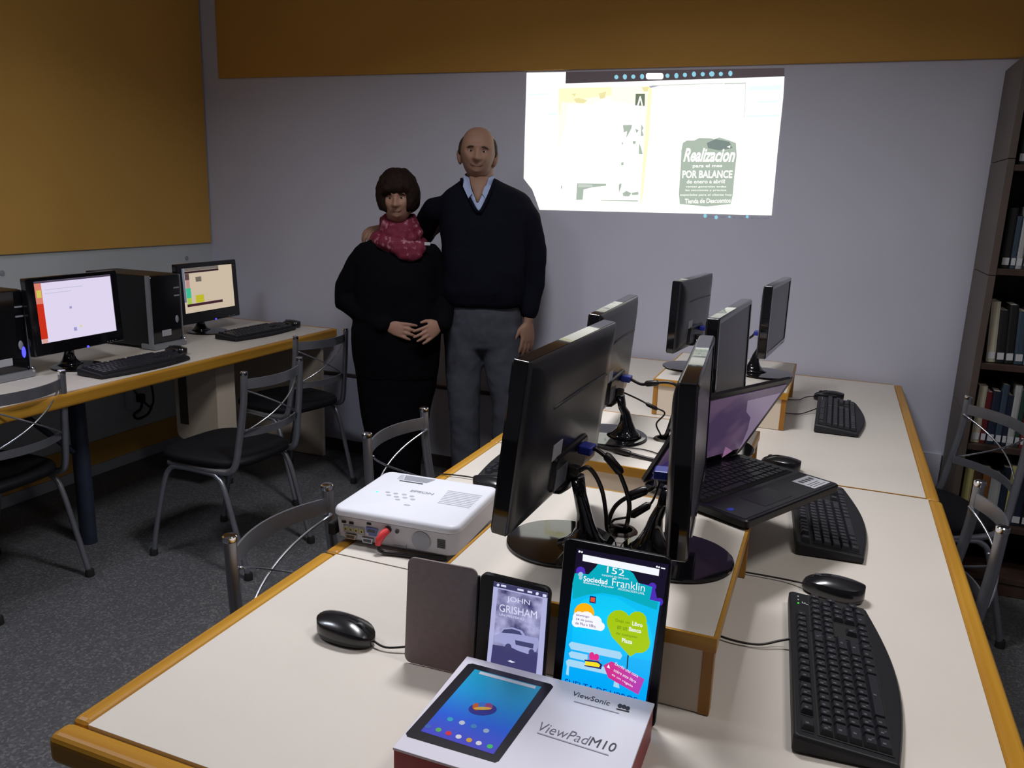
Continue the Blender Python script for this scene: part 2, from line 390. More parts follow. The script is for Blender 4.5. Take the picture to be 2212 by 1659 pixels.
# ------------------------------------------------------------ tables
TZ = 0.72
def table_top(label, x0, x1, y0, y1, sides, legs):
    t = thing('computer_table', label, 'table', ((x0 + x1) / 2, (y0 + y1) / 2, 0), group='cream tables pushed together')
    cx, cy = (x0 + x1) / 2, (y0 + y1) / 2
    a, b, c, d = x0 - cx, x1 - cx, y0 - cy, y1 - cy
    ew = .034; g = .0012
    ia, ib, ic, idd = (a + ew if 'l' in sides else a + g), (b - ew if 'r' in sides else b - g), (c + .040 if 'f' in sides else c + g), (d - .012 if 'b' in sides else d - g)
    mb = MB(); mb.box(ia, ib, ic, idd, TZ - .03, TZ); mb.build('top', M['lam'], t, bevel=.0006)
    if 'l' in sides: mb = MB(); mb.box(a, ia - .0004, c + (.040 if 'f' in sides else .001), d - .001, TZ - .042, TZ + .0006); mb.build('edge_strip', M['edgey'], t, bevel=.010, seg=3)
    if 'r' in sides: mb = MB(); mb.box(ib + .0004, b, c + (.040 if 'f' in sides else .001), d - .001, TZ - .042, TZ + .0006); mb.build('edge_strip', M['edgey'], t, bevel=.010, seg=3)
    if 'f' in sides: mb = MB(); mb.box(a, b, c, ic - .0004, TZ - .045, TZ + .0006); mb.build('edge_strip', M['edge'], t, bevel=.013, seg=4)
    if 'b' in sides: mb = MB(); mb.box(ia, ib, idd + .0004, d, TZ - .035, TZ + .0004); mb.build('edge_strip', M['edge'], t, bevel=.002)
    if 's' in sides: mb = MB(); mb.box(ia, ib, c - .003, c + .001, TZ - .028, TZ + .0004); mb.build('seam_strip', M['edge'], t)
    for yy in (c + .12, d - .14):
        mb = MB(); mb.box(a + .07, b - .07, yy, yy + .022, 0.0, TZ - .0465); mb.build('leg_panel', M['lam2'], t, bevel=.001)
    return t
XM = -.32
table_top('cream laminate table at the near left corner with thick rounded wood edge', -.93, XM, .665, 1.316, 'lf', 1)
table_top('cream table section with wood edge beneath the white projector', -.928, XM, 1.318, 2.188, 'l', 1)
table_top('cream table section on the left side nearest the back wall', -.930, XM, 2.190, 3.748, 'lbs', 1)
table_top('cream table section on the near right beneath the nearest keyboard', XM + .001, .330, .665, 2.256, 'rf', 1)
table_top('cream table section on the right side nearest the back wall', XM + .001, .326, 2.262, 3.748, 'rbs', 1)

def riser(label, x0, x1, y0, y1, rz=0, hole=(0, 0), h=.13, holer=True):
    cx, cy = (x0 + x1) / 2, (y0 + y1) / 2
    t = thing('monitor_riser', label, 'riser', (cx, cy, TZ + .0008), RAD(rz), 'cream box risers on the long table')
    a, b, c, d = x0 - cx, x1 - cx, y0 - cy, y1 - cy
    e = .006
    mb = MB(); mb.box(a + e, b - e, c + e, d - e, h - .022, h); mb.build('top', M['lam'], t, bevel=.0006)
    mb = MB(); mb.box(a, b, c, c + e - .0003, h - .023, h + .0004); mb.build('edge_strip', M['edge'], t, bevel=.001)
    mb = MB(); mb.box(a, b, d - e + .0003, d, h - .023, h + .0004); mb.build('edge_strip', M['edge'], t, bevel=.001)
    mb = MB(); mb.box(a, a + e - .0003, c + e, d - e, h - .023, h + .0004); mb.build('edge_strip', M['edgey'], t, bevel=.001)
    mb = MB(); mb.box(b - e + .0003, b, c + e, d - e, h - .023, h + .0004); mb.build('edge_strip', M['edgey'], t, bevel=.001)
    for yy in (c + .008, d - .026):
        mb = MB(); mb.box(a + .018, b - .018, yy, yy + .018, 0.0006, h - .0235); ep_ = mb.build('end_panel', M['lam2'], t, bevel=.0008)
        for xx in (a + .001, b - .019):
            mb = MB(); mb.box(xx, xx + .0165, yy - .002, yy + .020, 0.0006, h - .0235); mb.build('end_edge_strip', M['edgez'], ep_, bevel=.001)
    mb = MB(); mb.lathe([(.0, h + .0005), (.020, h + .0005), (.020, h + .005), (.026, h + .005), (.030, h + .0005)], 24, 0, MX.Translation((hole[0] - cx, hole[1] - cy, 0)))
    mb.build('cable_grommet', M['dwood'], t, 1)
    return t
RZ = TZ + .13 + .0008
riser('cream box riser nearest the tablets, under two monitors and the laptop', -.552, -.095, 1.080, 1.600, 0, (-.315, 1.395))
riser('middle cream box riser with a bundle of cables at its centre', -.600, -.142, 1.765, 2.235, -1, (-.362, 2.030))
riser('far cream box riser nearest the back wall', -.545, -.095, 2.745, 3.300, 0, (-.32, 3.03))

# ------------------------------------------------------------ monitors
def monitor_parts(t, lit=None, sc=1.0, zc=.22, tilt=.06, on=False, led=False, labels=True, neckw=1.0, dims=None):
    Wd, Ht = .44 * sc, .268 * sc
    if dims: Wd, Ht = dims[0], dims[1]
    mb = MB(); mb.lathe([(.0, .0005), (.092, .0005), (.099, .003), (.0985, .0055), (.096, .0068), (.05, .0080), (.0, .0085)], 64)
    mb.build('base', M['gloss'], t, RAD(25))
    secs = [(.008, -.040, .046, .050), (.016, -.043, .034, .038), (.028, -.044, .024, .029), (.045, -.043, .017, .023), (.07, -.039, .012, .020),
            (zc - Ht / 2 + .0, -.030, .010, .020), (zc - Ht / 2 + .03, -.024, .010, .024)]
    mb = MB(); mb.loft([[(cx + rx * cos(2 * pi * i / 20), ry * neckw * sin(2 * pi * i / 20), z) for i in range(20)] for (z, cx, rx, ry) in secs])
    mb.build('neck', M['gloss'], t, 3)
    T = MX.Translation((.02, 0, zc)) @ MX.Rotation(-tilt, 4, 'Y')
    def yz(poly, x): return [(x, p[0], p[1]) for p in poly]
    # frame: front bezel shell
    mb = MB()
    o = rrect(Wd, Ht, .004, 3); i1 = rrect(Wd - .006, Ht - .006, .005, 3); sw, sh, zo = (Wd - .029, Ht - .031, .003) if not dims else dims[2:]; i2 = rrect(sw + .001, sh + .001, .002, 3, (0, zo))
    mb.loft([yz(o, -.0185), yz(o, .004), yz(i1, .0075), yz(i2, .0075), yz(i2, .004)], 0, T)
    ff = mb.build('front_frame', M['gloss'], t, RAD(35))
    mb = MB(); mb.box(.0042, .0052, -sw / 2, sw / 2, zo - sh / 2, zo + sh / 2, 0, T)
    scr = mb.build('screen', lit or M['lscreen'], ff)
    # back shell
    mb = MB()
    rings = [yz(rrect(Wd - .0015, Ht - .0015, .004, 4), -.0188), yz(rrect(Wd - .004, Ht - .003, .006, 4), -.0215), yz(rrect(Wd - .03, Ht - .018, .012, 4), -.026),
             yz(rrect(Wd - .07, Ht - .045, .02, 4, (0, -.004)), -.031), yz(rrect(Wd - .14, Ht - .08, .02, 4, (0, -.008)), -.034)]
    mb.loft(rings, 0, T); bs = mb.build('back_shell', M['back'], t, RAD(60))
    mb = MB(); mb.tube([(-.0335, -.16 * sc, .048), (-.0350, -.05, .050), (-.0350, .05, .050), (-.0335, .12 * sc, .048)], .0026, 6, 0, T)
    mb.build('rear_ridge', M['dgrey'], bs, 3)
    # connector bay and chin
    mb = MB(); mb.loft([[(-.020, y, z) for (y, z) in rrect(.20, .072, .012, 3, (0, -.078))], [(-.040, y, z) for (y, z) in rrect(.17, .060, .012, 3, (0, -.080))]], 0, T)
    cb = mb.build('connector_bay', M['black'], t, RAD(40), bevel=.002)
    mb = MB(); mb.loft([[(x, rw * cos(2 * pi * i / 16), z0 + rh * sin(2 * pi * i / 16)) for i in range(16)] for (x, rw, rh, z0) in ((-.006, .05, .022, -Ht / 2 + .02), (-.035, .045, .020, -Ht / 2 + .022), (-.045, .030, .012, -Ht / 2 + .024))], 0, T)
    mb.build('hinge_cover', M['black'], t, 3)
    if labels:
        mb = MB(); mb.box(-.0350, -.0330, .055, .100, -.050, -.022, 0, T); mb.build('barcode_sticker', M['sticker'], bs)
        mb = MB(); mb.box(-.0412, -.0385, .025, .084, -.106, -.070, 0, T); mb.build('rating_label', M['stickerd'], t)
    mb = MB(); mb.box(-.066, -.0405, -.056, -.022, -.070, -.054, 0, T); mb.build('video_plug', M['blue'], cb, bevel=.003)
    mb = MB(); mb.box(-.060, -.0405, .000, .022, -.096, -.080, 0, T); mb.build('power_plug', M['cable'], cb, bevel=.004)
    mb = MB()
    for k in range(4): mb.box(.0078, .0082, Wd / 2 - .05 - .014 * k, Wd / 2 - .044 - .014 * k, -Ht / 2 + .007, -Ht / 2 + .0095, 0, T)
    b = mb.build('button_row', M['greyp'], ff); b['kind'] = 'stuff'
    if led:
        mb = MB(); mb.ell((.009, .025, -Ht / 2 + .004), .002, .0055, .0045, 10, 6, 0, T); mb.build('power_light', M['blueled'], ff, 3)
    return T, sw, sh
PLUGS = []
def monitor(label, px, py, z, ang, group, **k):
    # (px, py): centre of the panel on the ground plane; ang: direction the screen faces
    t = thing('monitor', label, 'monitor', (px - .02 * cos(ang), py - .02 * sin(ang), z), ang, group)
    
    r = monitor_parts(t, **k)
    Wt_ = parent_world(t) @ r[0]; PLUGS.append((Wt_ @ V((-.064, -.039, -.062)), Wt_ @ V((-.058, .011, -.088))))
    return (t,) + r
GM = 'black monitors standing on the risers'
RT = RZ + .0005
monitor('large black monitor nearest the projector, its back and glossy round base towards us', -.420, 1.290, RT, pi - .02, GM, sc=1.035, zc=.240, tilt=.10)
monitor('black monitor seen edge-on right behind the upright tablet', -.180, 1.325, RT, .09, GM, sc=1.0, zc=.228, tilt=.02)
monitor('black monitor on the middle riser showing its back beside the cable bundle', -.520, 1.985, RT, pi + .034, GM, zc=.217, tilt=.07)
monitor('black monitor on the middle riser behind the open laptop', -.212, 2.015, RT, -.06, GM, zc=.225, tilt=.02)
monitor('black monitor showing its back, left of the pair on the far riser', -.484, 3.000, RT, pi - .12, GM, sc=.95, zc=.212, tilt=.02)
monitor('black monitor showing its screen edge, right of the pair on the far riser', -.172, 3.020, RT, -.09, GM, sc=.93, zc=.217, tilt=.0)

# cables between monitors and riser holes (each one traced through the room)
def cable(label, pts, r=.0035, beads=(), m='cable', group='monitor cables on the risers', zmin=None):
    P = [V(p) for p in pts]; t = thing('monitor_cable', label, 'cable', P[-1][:], 0, group)
    o = P[-1]
    path = smoothpath([p - o for p in P])
    mb = MB(); mb.tube(path, r, 8); mb.build('cord', M[m], t, 3)
    for (i, L, R) in beads:
        a = P[i] - o; d = (P[min(i + 1, len(P) - 1)] - P[i - 1]).normalized()
        mb = MB(); mb.tube([a - d * L / 2, a - d * L * .36, a + d * L * .36, a + d * L / 2], [r * 1.3, R, R, r * 1.3], 12); mb.build('ferrite_bead', M['cable'], t, RAD(50))
    return t
def cy(l): return [atY(x, y, Y) for (x, y, Y) in l]
cable('thick black video cable with a long bead hanging from the nearest monitor', [PLUGS[0][0]] + cy([(1290, 972, 1.32), (1325, 1002, 1.32), (1344, 1036, 1.33), (1359, 1085, 1.34), (1356, 1125, 1.345)]) + [V((-.310, 1.397, RZ + .004))], .0042, [(2, .045, .0085)])
cable('black power cable arching from the nearest monitor down to the riser', [PLUGS[0][1]] + cy([(1270, 1010, 1.28), (1288, 1030, 1.29), (1302, 1065, 1.30), (1309, 1110, 1.32), (1313, 1145, 1.335)]) + [V((-.322, 1.392, RZ + .004))], .0040)
cable('black video cable with a bead running to the monitor behind the tablet', [PLUGS[1][0]] + cy([(1415, 1052, 1.35), (1376, 1066, 1.35), (1345, 1080, 1.345), (1325, 1100, 1.345), (1317, 1130, 1.345)]) + [V((-.316, 1.400, RZ + .004))], .0040, [(2, .042, .009)])
cable('thin black cable with a slim bead between the two nearest monitors', [PLUGS[1][1]] + cy([(1408, 1085, 1.365), (1383, 1102, 1.36), (1355, 1117, 1.355), (1325, 1124, 1.350), (1318, 1145, 1.35)]) + [V((-.320, 1.398, RZ + .004))], .0022, [(2, .045, .0075)])
cable('black video cable curving from the middle left monitor to the cable bundle', [PLUGS[2][0]] + cy([(1385, 830, 2.01), (1408, 828, 2.0), (1440, 826, 2.0), (1462, 834, 2.0), (1464, 860, 2.0), (1452, 900, 2.01), (1440, 935, 2.012)]) + [V((-.366, 2.028, RZ + .004))], .0040, [(2, .036, .008)])
cable('thin black cable with a slim bead left of the cable bundle', [PLUGS[2][1]] + cy([(1378, 862, 2.02), (1408, 878, 2.02), (1436, 892, 2.02), (1418, 915, 2.02), (1425, 935, 2.016)]) + [V((-.370, 2.032, RZ + .004))], .0022, [(2, .034, .0055)])
cable('black cable pair tied at the riser hole under the monitor behind the laptop', [PLUGS[3][0]] + cy([(1510, 855, 2.04), (1478, 868, 2.03), (1462, 885, 2.02), (1450, 915, 2.015)]) + [V((-.358, 2.034, RZ + .004))], .0045, [(2, .05, .010)])
cable('thin black loop of cable right of the cable bundle', cy([(1480, 866, 2.03), (1483, 900, 2.04), (1490, 935, 2.05)]) + [V((-.300, 2.06, RZ + .004)), V((-.352, 2.036, RZ + .004))], .0022)
cable('black cable lying along the front of the middle riser with a square bead', [V((-.56, 1.90, RZ + .005)), V((-.49, 1.875, RZ + .005)), V((-.43, 1.850, RZ + .008)), V((-.36, 1.835, RZ + .005)), V((-.29, 1.825, RZ + .005))], .0048, [(2, .045, .0078)])
cable('thin grey wire lying along the middle riser', [V((-.54, 1.93, RZ + .003)), V((-.46, 1.905, RZ + .003)), V((-.38, 1.905, RZ + .003)), V((-.30, 1.855, RZ + .003))], .0016)
cable('black video cable from the far left monitor towards the far riser hole', [PLUGS[4][0]] + cy([(1530, 728, 3.0), (1542, 742, 3.01), (1552, 770, 3.02)]) + [V((-.324, 3.03, RZ + .004))], .0040, [(2, .03, .007)])
cable('black video cable from the far right monitor towards the far riser hole', [PLUGS[5][0]] + cy([(1625, 726, 3.0), (1610, 738, 3.01), (1595, 765, 3.02)]) + [V((-.316, 3.03, RZ + .004))], .0040)

# ------------------------------------------------------------ keyboards
KEYMESH = {}
def keymesh(wd, m='key'):
    k = (round(wd, 4), m)
    if k not in KEYMESH:
        mb = MB(); mb.frust(wd - .0012, .0172, wd - .006, .0125, 0, .0075, (0, 0)); me = bpy.data.meshes.new('key')
        me.from_pydata(mb.v, [], mb.f); me.materials.append(M[m]); KEYMESH[k] = me
    return KEYMESH[k]
def key_layout():
    U = .019; L = []
    rows = [(-.030 + .0205, [1] * 13 + [2]), (-.030 + .0015, [1.5] + [1] * 12 + [1.5]), (-.0475, [1.75] + [1] * 11 + [2.25]), (-.0665, [1.25] + [1] * 11 + [2.75])]
    x0 = -.206
    ys = [.029, .010, -.009, -.028]
    for (r, y) in zip([rows[0][1], rows[1][1], rows[2][1], rows[3][1]], ys):
        x = x0
        for k in r: L.append((x + k * U / 2, y, k * U)); x += k * U
    x = x0
    for k in [1.25, 1.25, 1.25, 5.75, 1.25, 1.25, 1.25, 1.25]:
        kk = k * 15 / 14.5; L.append((x + kk * U / 2, -.047, kk * U)); x += kk * U
    for k in ([0] + [2, 3, 4, 5] + [6.5, 7.5, 8.5, 9.5] + [11, 12, 13, 14]): L.append((x0 + k * U + U / 2, .054, U))
    for i in range(3):
        for y in (.054, .029, .010): L.append((.090 + i * U, y, U))
        L.append((.090 + i * U, -.047, U))
    L.append((.109, -.028, U))
    for i in range(4):
        for y in ys[:3] if i < 3 else ys[:1]: L.append((.152 + i * U - .002, y, U))
    for i in range(3): L.append((.152 + i * U - .002, -.028, U))
    L.append((.150 + .5 * U, -.047, 2 * U)); L.append((.150 + 2 * U, -.047, U)); L.append((.150 + 3 * U, 0.0005, U)); L.append((.150 + 3 * U, -.0375, U))
    return L
def keyboard(label, x, y, z, rz, group, single=True, led=False, cablepts=None):
    t = thing('keyboard', label, 'keyboard', (x, y, z), rz, group)
    # outline with a bowed front edge
    out = [(-.222, .068), (-.218, .073), (.222, .073), (.226, .068), (.226, -.060)]
    n = 14
    for i in range(n + 1):
        f = i / n; out.append((.224 - .446 * f, -.064 - .026 * sin(pi * f)))
    out.append((-.222, -.060)); out = out[::-1]
    def zt(yy): return .013 + (yy + .09) / .163 * .015
    mb = MB()
    low = [(p[0], p[1], .002) for p in out]; mid = [(p[0], p[1], zt(p[1]) - .004) for p in out]
    top = [(p[0] * .986, p[1] * .965, zt(p[1])) for p in out]
    mb.loft([low, mid, top]); mb.build('case', M['mblack'], t, RAD(40), bevel=.0012)
    tl = math.atan2(.015, .163)
    # recessed wells
    mb = MB()
    for (a, b, c, d) in ((-.209, .082, -.059, .041), (.086, .1500 - .013, -.059, .041), (.138, .222, -.059, .041), (-.209, -.184, .046, .063), (-.170, -.092, .046, .063), (-.084, -.006, .046, .063), (.002, .080, .046, .063)):
        T = MX.Translation((0, 0, zt(0))) @ MX.Rotation(tl, 4, 'X')
        mb.box(a, b, c, d, .0004, .0010, 0, T)
    mb.build('key_well', M['rubber'], t)
    L = key_layout()
    if single:
        for (kx, ky, kw) in L:
            o = link('key', keymesh(kw), t); o.location = (kx, ky, zt(ky) + .0015); o.rotation_euler = (tl, 0, 0)
        mb = MB(); rnd = random.Random(3)
        for (kx, ky, kw) in L:
            T = MX.Translation((kx, ky, zt(ky) + .0015)) @ MX.Rotation(tl, 4, 'X')
            mb.box(-.0040, -.0004, -.0005, .0038, .00755, .0077, 0, T)
            if rnd.random() < .5: mb.box(.0010, .0028, -.004, -.001, .00755, .0077, 0, T)
        b = mb.build('key_legends', M['legend2'], t); b['kind'] = 'stuff'
    else:
        mb = MB()
        for (kx, ky, kw) in L:
            T = MX.Translation((kx, ky, zt(ky) + .0015)) @ MX.Rotation(tl, 4, 'X')
            mb.frust(kw - .0012, .0172, kw - .006, .0125, 0, .0075, (0, 0), 0, T)
        b = mb.build('keys', M['key'], t); b['kind'] = 'stuff'
    # three indicator lights at the number pad end
    mb = MB()
    for i in range(3): mb.box(.176 + i * .014, .180 + i * .014, .056, .0585, zt(.057), zt(.057) + .0012)
    mb.build('indicator_row', M['legend'], t)
    if led:
        mb = MB(); mb.ell((.178, .0575, zt(.0575) + .001), .0018, .0018, .0012, 8, 6); mb.build('lock_light', M['greenled'], t, 3)
        T = MX.Translation((.180, .040, zt(.045) + .0006)) @ MX.Rotation(tl, 4, 'X')
        text_mesh('F', .008, .011, t, M['legend'], T, 'maker_mark', .01, .2)
    if cablepts:
        Wi = parent_world(t).inverted()
        mb = MB(); mb.tube(smoothpath([Wi @ V(p) for p in cablepts]), .0021, 8); mb.build('cable', M['cable'], t, 3)
    return t
M['legend2'] = mat('faint_key_print', (0.10, 0.10, 0.11), 0.5)
GK = 'black keyboards on the long table'; GKL = 'black keyboards on the left desk'
TK = TZ + .0012
keyboard('nearest black keyboard on the right side of the table with a green light', .078, 1.280, TK, RAD(94.0), GK, True, True,
         [(.003, 1.335, TK + .018), (-.015, 1.330, TK + .012), (-.05, 1.312, TK + .006), (-.10, 1.31, TK + .006), (-.15, 1.33, TK + .006)])
keyboard('black keyboard lying half under the edge of the laptop', .045, 1.965, TK, RAD(95.0), GK, True)
keyboard('far black keyboard near the back wall beside a mouse', .070, 3.005, TK, RAD(90.0), GK, False, False,
         [(-.004, 3.05, TK + .018), (-.03, 3.03, TK + .008), (-.06, 2.99, TK + .005), (-.11, 2.98, TK + .005)])
keyboard('black keyboard half hidden behind the nearest monitor at the left table edge', -.745, 2.075, TK, RAD(-92), GK, False, False,
         [(-.745, 1.853, TK + .012), (-.80, 1.85, TK + .006), (-.86, 1.85, TK + .005), (-.925, 1.84, TK + .004)])
keyboard('black keyboard in front of the bright white screen on the left desk', -2.612, 2.440, TK, RAD(88), GKL, False)
keyboard('black keyboard in front of the cream coloured screen near the corner', -2.715, 3.320, TK, RAD(87), GKL, False)

# ------------------------------------------------------------ mice
def mouse_z(u, v):
    # u along the body (-1 back .. 1 front), v across (-1..1)
    prof = (.036 * math.sqrt(max(0, 1 - ((u + .18) / 1.20) ** 2)) ** .8) * (1.0 if u < .3 else 1 - .18 * (u - .3))
    return prof * math.sqrt(max(0.0, 1 - .62 * v * v))
def mouse(label, x, y, z, rz, group, cablepts=None, sc=1.0):
    t = thing('computer_mouse', label, 'mouse', (x, y, z), rz, group)
    L, Wd = .112 * sc, .060 * sc
    def ring(f, zz0):
        out = []
        for i in range(28):
            a = 2 * pi * i / 28; ca, sa = cos(a), sin(a)
            e = .90
            u = abs(ca) ** e * (1 if ca > 0 else -1); v = abs(sa) ** e * (1 if sa > 0 else -1)
            v *= (1 - .10 * u) * (1 - .05 * (1 - u * u))
            out.append((u * f * L / 2, v * f * Wd / 2, zz0 if zz0 is not None else .006 + mouse_z(u * f, v * f) * .92 * sc))
        return out
    mb = MB(); r = [ring(.93, .0008), ring(.99, .006), ring(1.0, .012)]
    k = 12
    for j in range(k + 1):
        f = .995 * cos(pi / 2 * j / (k + .35)); rr = ring(f, None)
        rr = [(p[0], p[1], max(p[2], .012)) for p in rr]; r.append(rr)
    mb.loft(r); mb.build('body', M['gloss2'], t, 3)
    mb = MB()
    for s in (-1, 1):
        P = []
        for i in range(9):
            u = .12 + .80 * i / 8; P.append((u * L / 2, s * .0042, .006 + mouse_z(u, .1) * .92 * sc + .0004))
        mb.tube(P, .0006, 5)
    mb.build('button_split', M['rubber'], t, 3)
    mb = MB(); u = .52
    Tw = MX.Translation((u * L / 2, 0, .006 + mouse_z(u, 0) * .92 * sc - .005)) @ MX.Rotation(pi / 2, 4, 'X')
    mb.lathe([(.0, -.0032), (.0085, -.0032), (.0095, -.002), (.0095, .002), (.0085, .0032), (0, .0032)], 18, 0, Tw); mb.build('scroll_wheel', M['dgrey'], t, RAD(40))
    if cablepts:
        Wi = parent_world(t).inverted()
        mb = MB(); mb.tube(smoothpath([Wi @ V(p) for p in cablepts]), .0019, 8); mb.build('cable', M['cable'], t, 3)
    return t
M['gloss2'] = mat('satin_black_plastic', (0.010, 0.010, 0.013), 0.22, spec=0.55, coat=0.2)
GMo = 'black mice on the long table'
mouse('black mouse alone at the near left of the table, left of the cover', -.695, 1.045, TK, RAD(-5), GMo,
      [(-.645, 1.045, TK + .010), (-.615, 1.040, TK + .006), (-.575, 1.055, TK + .010), (-.53, 1.075, TK + .012), (-.50, 1.085, TK + .006), (-.44, 1.09, TK + .005)])
mouse('black mouse between the two nearest keyboards on the right of the table', .068, 1.572, TK, RAD(172), GMo,
      [(.012, 1.580, TK + .010), (-.02, 1.590, TK + .006), (-.06, 1.592, TK + .005), (-.11, 1.590, TK + .005)], 1.03)
mouse('black mouse tucked behind the laptop near the middle of the table', -.080, 2.330, TK, RAD(170), GMo)
mouse('black mouse just behind the far keyboard by the back wall', .035, 3.290, TK, RAD(185), GMo,
      [(-.02, 3.29, TK + .010), (-.05, 3.27, TK + .006), (-.07, 3.22, TK + .005), (-.11, 3.20, TK + .005)])
mouse('black mouse half hidden between the projector and the nearest monitor', -.745, 1.795, TK, RAD(0), GMo)
GML = 'black mice on the left desk'
mouse('black mouse beyond the keyboard of the bright white screen', -2.680, 2.725, TK, RAD(180), GML)
mouse('black mouse beyond the keyboard nearest the corner', -2.715, 3.60, TK, RAD(180), GML)

# ------------------------------------------------------------ laptop
hl, hr = V((-.322, 1.628, 0)), V((-.168, 1.918, 0))
ld = (hr - hl).normalized(); lw = .352; la = math.atan2(ld.y, ld.x)
lap = thing('laptop', 'open black laptop with a purple reflection painted on its screen overhanging the nearest riser', 'laptop', ((hl.x + hr.x) / 2, (hl.y + hr.y) / 2, RZ + .0008), la)
DD = .258      # local: x along the hinge, -y towards the user
mb = MB(); mb.loft([[(p[0], p[1], z) for p in rrect(lw - i, DD - i, .012, 4, (0, -DD / 2))] for (z, i) in ((.0005, .012), (.006, .0), (.018, .0), (.0205, .004))])
mb.build('base', M['black'], lap, RAD(30))
mb = MB(); mb.prism(rrect(lw - .016, .085, .004, 3, (0, -DD + .052)), .0206, .0211); mb.build('palm_rest', M['palm'] if 'palm' in M else M['mblack'], lap)
mb = MB(); mb.prism(rrect(.100, .060, .004, 3, (-.03, -DD + .052)), .0212, .0216); mb.build('touchpad', M['black'], lap)
mb = MB(); mb.prism(rrect(lw - .030, .125, .004, 3, (0, -.090)), .0206, .0210); mb.build('key_tray', M['rubber'], lap)
def lapkey(wd, dp=.0155):
    k = ('lap', round(wd, 4), dp)
    if k not in KEYMESH:
        b = MB(); b.frust(wd - .003, dp, wd - .0045, dp - .0015, 0, .0025); me = bpy.data.meshes.new('key'); me.from_pydata(b.v, [], b.f); me.materials.append(M['key']); KEYMESH[k] = me
    return KEYMESH[k]
U = .0176
for r, (row, yy) in enumerate(zip([[1] * 18, [1] * 13 + [1.4] + [.9] * 4, [1.4] + [1] * 13 + [.9] * 4, [1.7] + [1] * 11 + [1.7] + [.9] * 4, [1.2] + [1] * 11 + [2.2] + [.9] * 4, [1.2, 1, 1, 1, 5, 1, 1, 1.1, 1, 1, 1.1, .9, .9, .9]],
                                  [-.036, -.054, -.0735, -.093, -.1125, -.132])):
    tot = sum(row); s = (lw - .036) / tot; x = -(lw - .036) / 2
    for k in row:
        o = link('key', lapkey(k * s), lap); o.location = (x + k * s / 2, yy, .0211); x += k * s
mb = MB(); mb.box(.100, .165, -DD + .018, -DD + .072, .0212, .0214); sp_ = mb.build('spec_sticker', M['sticker'], lap)
mb = MB()
for k in range(4): mb.box(.108 + .013 * k, .117 + .013 * k, -DD + .050, -DD + .063, .0215, .0216)
for k in range(3): mb.box(.106, .106 + (.05, .04, .045)[k], -DD + .024 + .007 * k, -DD + .026 + .007 * k, .0215, .0216)
mb.build('sticker_print', M['dgrey'], sp_)
mb = MB(); mb.prism(circ(-.150, -DD + .055, .009, 16, .0065), .0212, .0214); mb.build('blue_sticker', M['bluest'] if 'bluest' in M else M['blue'], lap)
# lid
TA = RAD(60)
TL = MX.Translation((0, .004, .017)) @ MX.Rotation(-(pi - TA) + pi, 4, 'X')   # lid plane: local y' goes up along the lid
Lm = MX(((1, 0, 0, 0), (0, -cos(TA), sin(TA), .004), (0, sin(TA), cos(TA), .014), (0, 0, 0, 1)))
# columns: x, along-lid (towards the user and up), outward normal (away from the user)
LH = .245
mb = MB(); mb.prism([(p[0], p[1]) for p in rrect(lw, LH, .012, 4, (0, LH / 2 + .004))], .0005, .008, 0, Lm); lid_ = mb.build('lid', M['black'], lap, RAD(30))
mb = MB(); mb.prism(rrect(lw - .030, LH - .042, .002, 2, (0, LH / 2 + .010)), -.0012, .0003, 0, Lm)
def lapscreen():  # purple reflection in the dark screen, painted as a mottled glow
    m = mat('laptop_screen_reflection', (0.02, 0.02, 0.02), 0.22, spec=0.5, emit=(0.1, 0.08, 0.12), es=1); nt = m.node_tree; p = nt.nodes['Principled BSDF']
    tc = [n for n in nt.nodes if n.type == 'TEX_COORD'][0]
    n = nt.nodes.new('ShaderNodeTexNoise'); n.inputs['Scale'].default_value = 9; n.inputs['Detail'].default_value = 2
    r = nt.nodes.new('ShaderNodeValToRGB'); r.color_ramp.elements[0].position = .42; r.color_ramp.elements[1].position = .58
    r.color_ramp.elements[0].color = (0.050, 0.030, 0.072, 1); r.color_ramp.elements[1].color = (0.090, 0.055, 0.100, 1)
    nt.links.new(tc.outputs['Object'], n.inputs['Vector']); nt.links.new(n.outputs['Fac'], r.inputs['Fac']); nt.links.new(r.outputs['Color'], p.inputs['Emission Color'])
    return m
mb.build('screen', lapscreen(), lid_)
def lpol(pts, m, name, z):
    b = MB(); b.prism(pts, z - .0002, z, 0, Lm); b.build(name, m, lid_)
M['lilac'] = emi('lilac_reflection', (122, 106, 132), .9); M['pink'] = emi('pink_reflection', (140, 100, 135), .9); M['dviolet'] = emi('violet_reflection', (60, 45, 100), .8)  # glowing tints for the reflected patches on the laptop screen
arc = [(.165 - .0, .215), (.165, .02), (.13, .02)]
lpol([(.158, .209), (.158, .014), (.150, .05), (.128, .10), (.098, .145), (.060, .170), (.030, .209)], M['lilac'], 'screen_picture', -.0014)  # these three shapes are painted reflection, not a displayed image
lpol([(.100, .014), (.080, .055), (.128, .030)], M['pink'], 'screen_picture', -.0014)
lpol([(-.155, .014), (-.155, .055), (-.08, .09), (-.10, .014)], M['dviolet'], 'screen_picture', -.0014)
mb = MB(); mb.tube([(-.12, .006, .0185), (.12, .006, .0185)], .006, 12); mb.build('hinge', M['black'], lap, RAD(40))

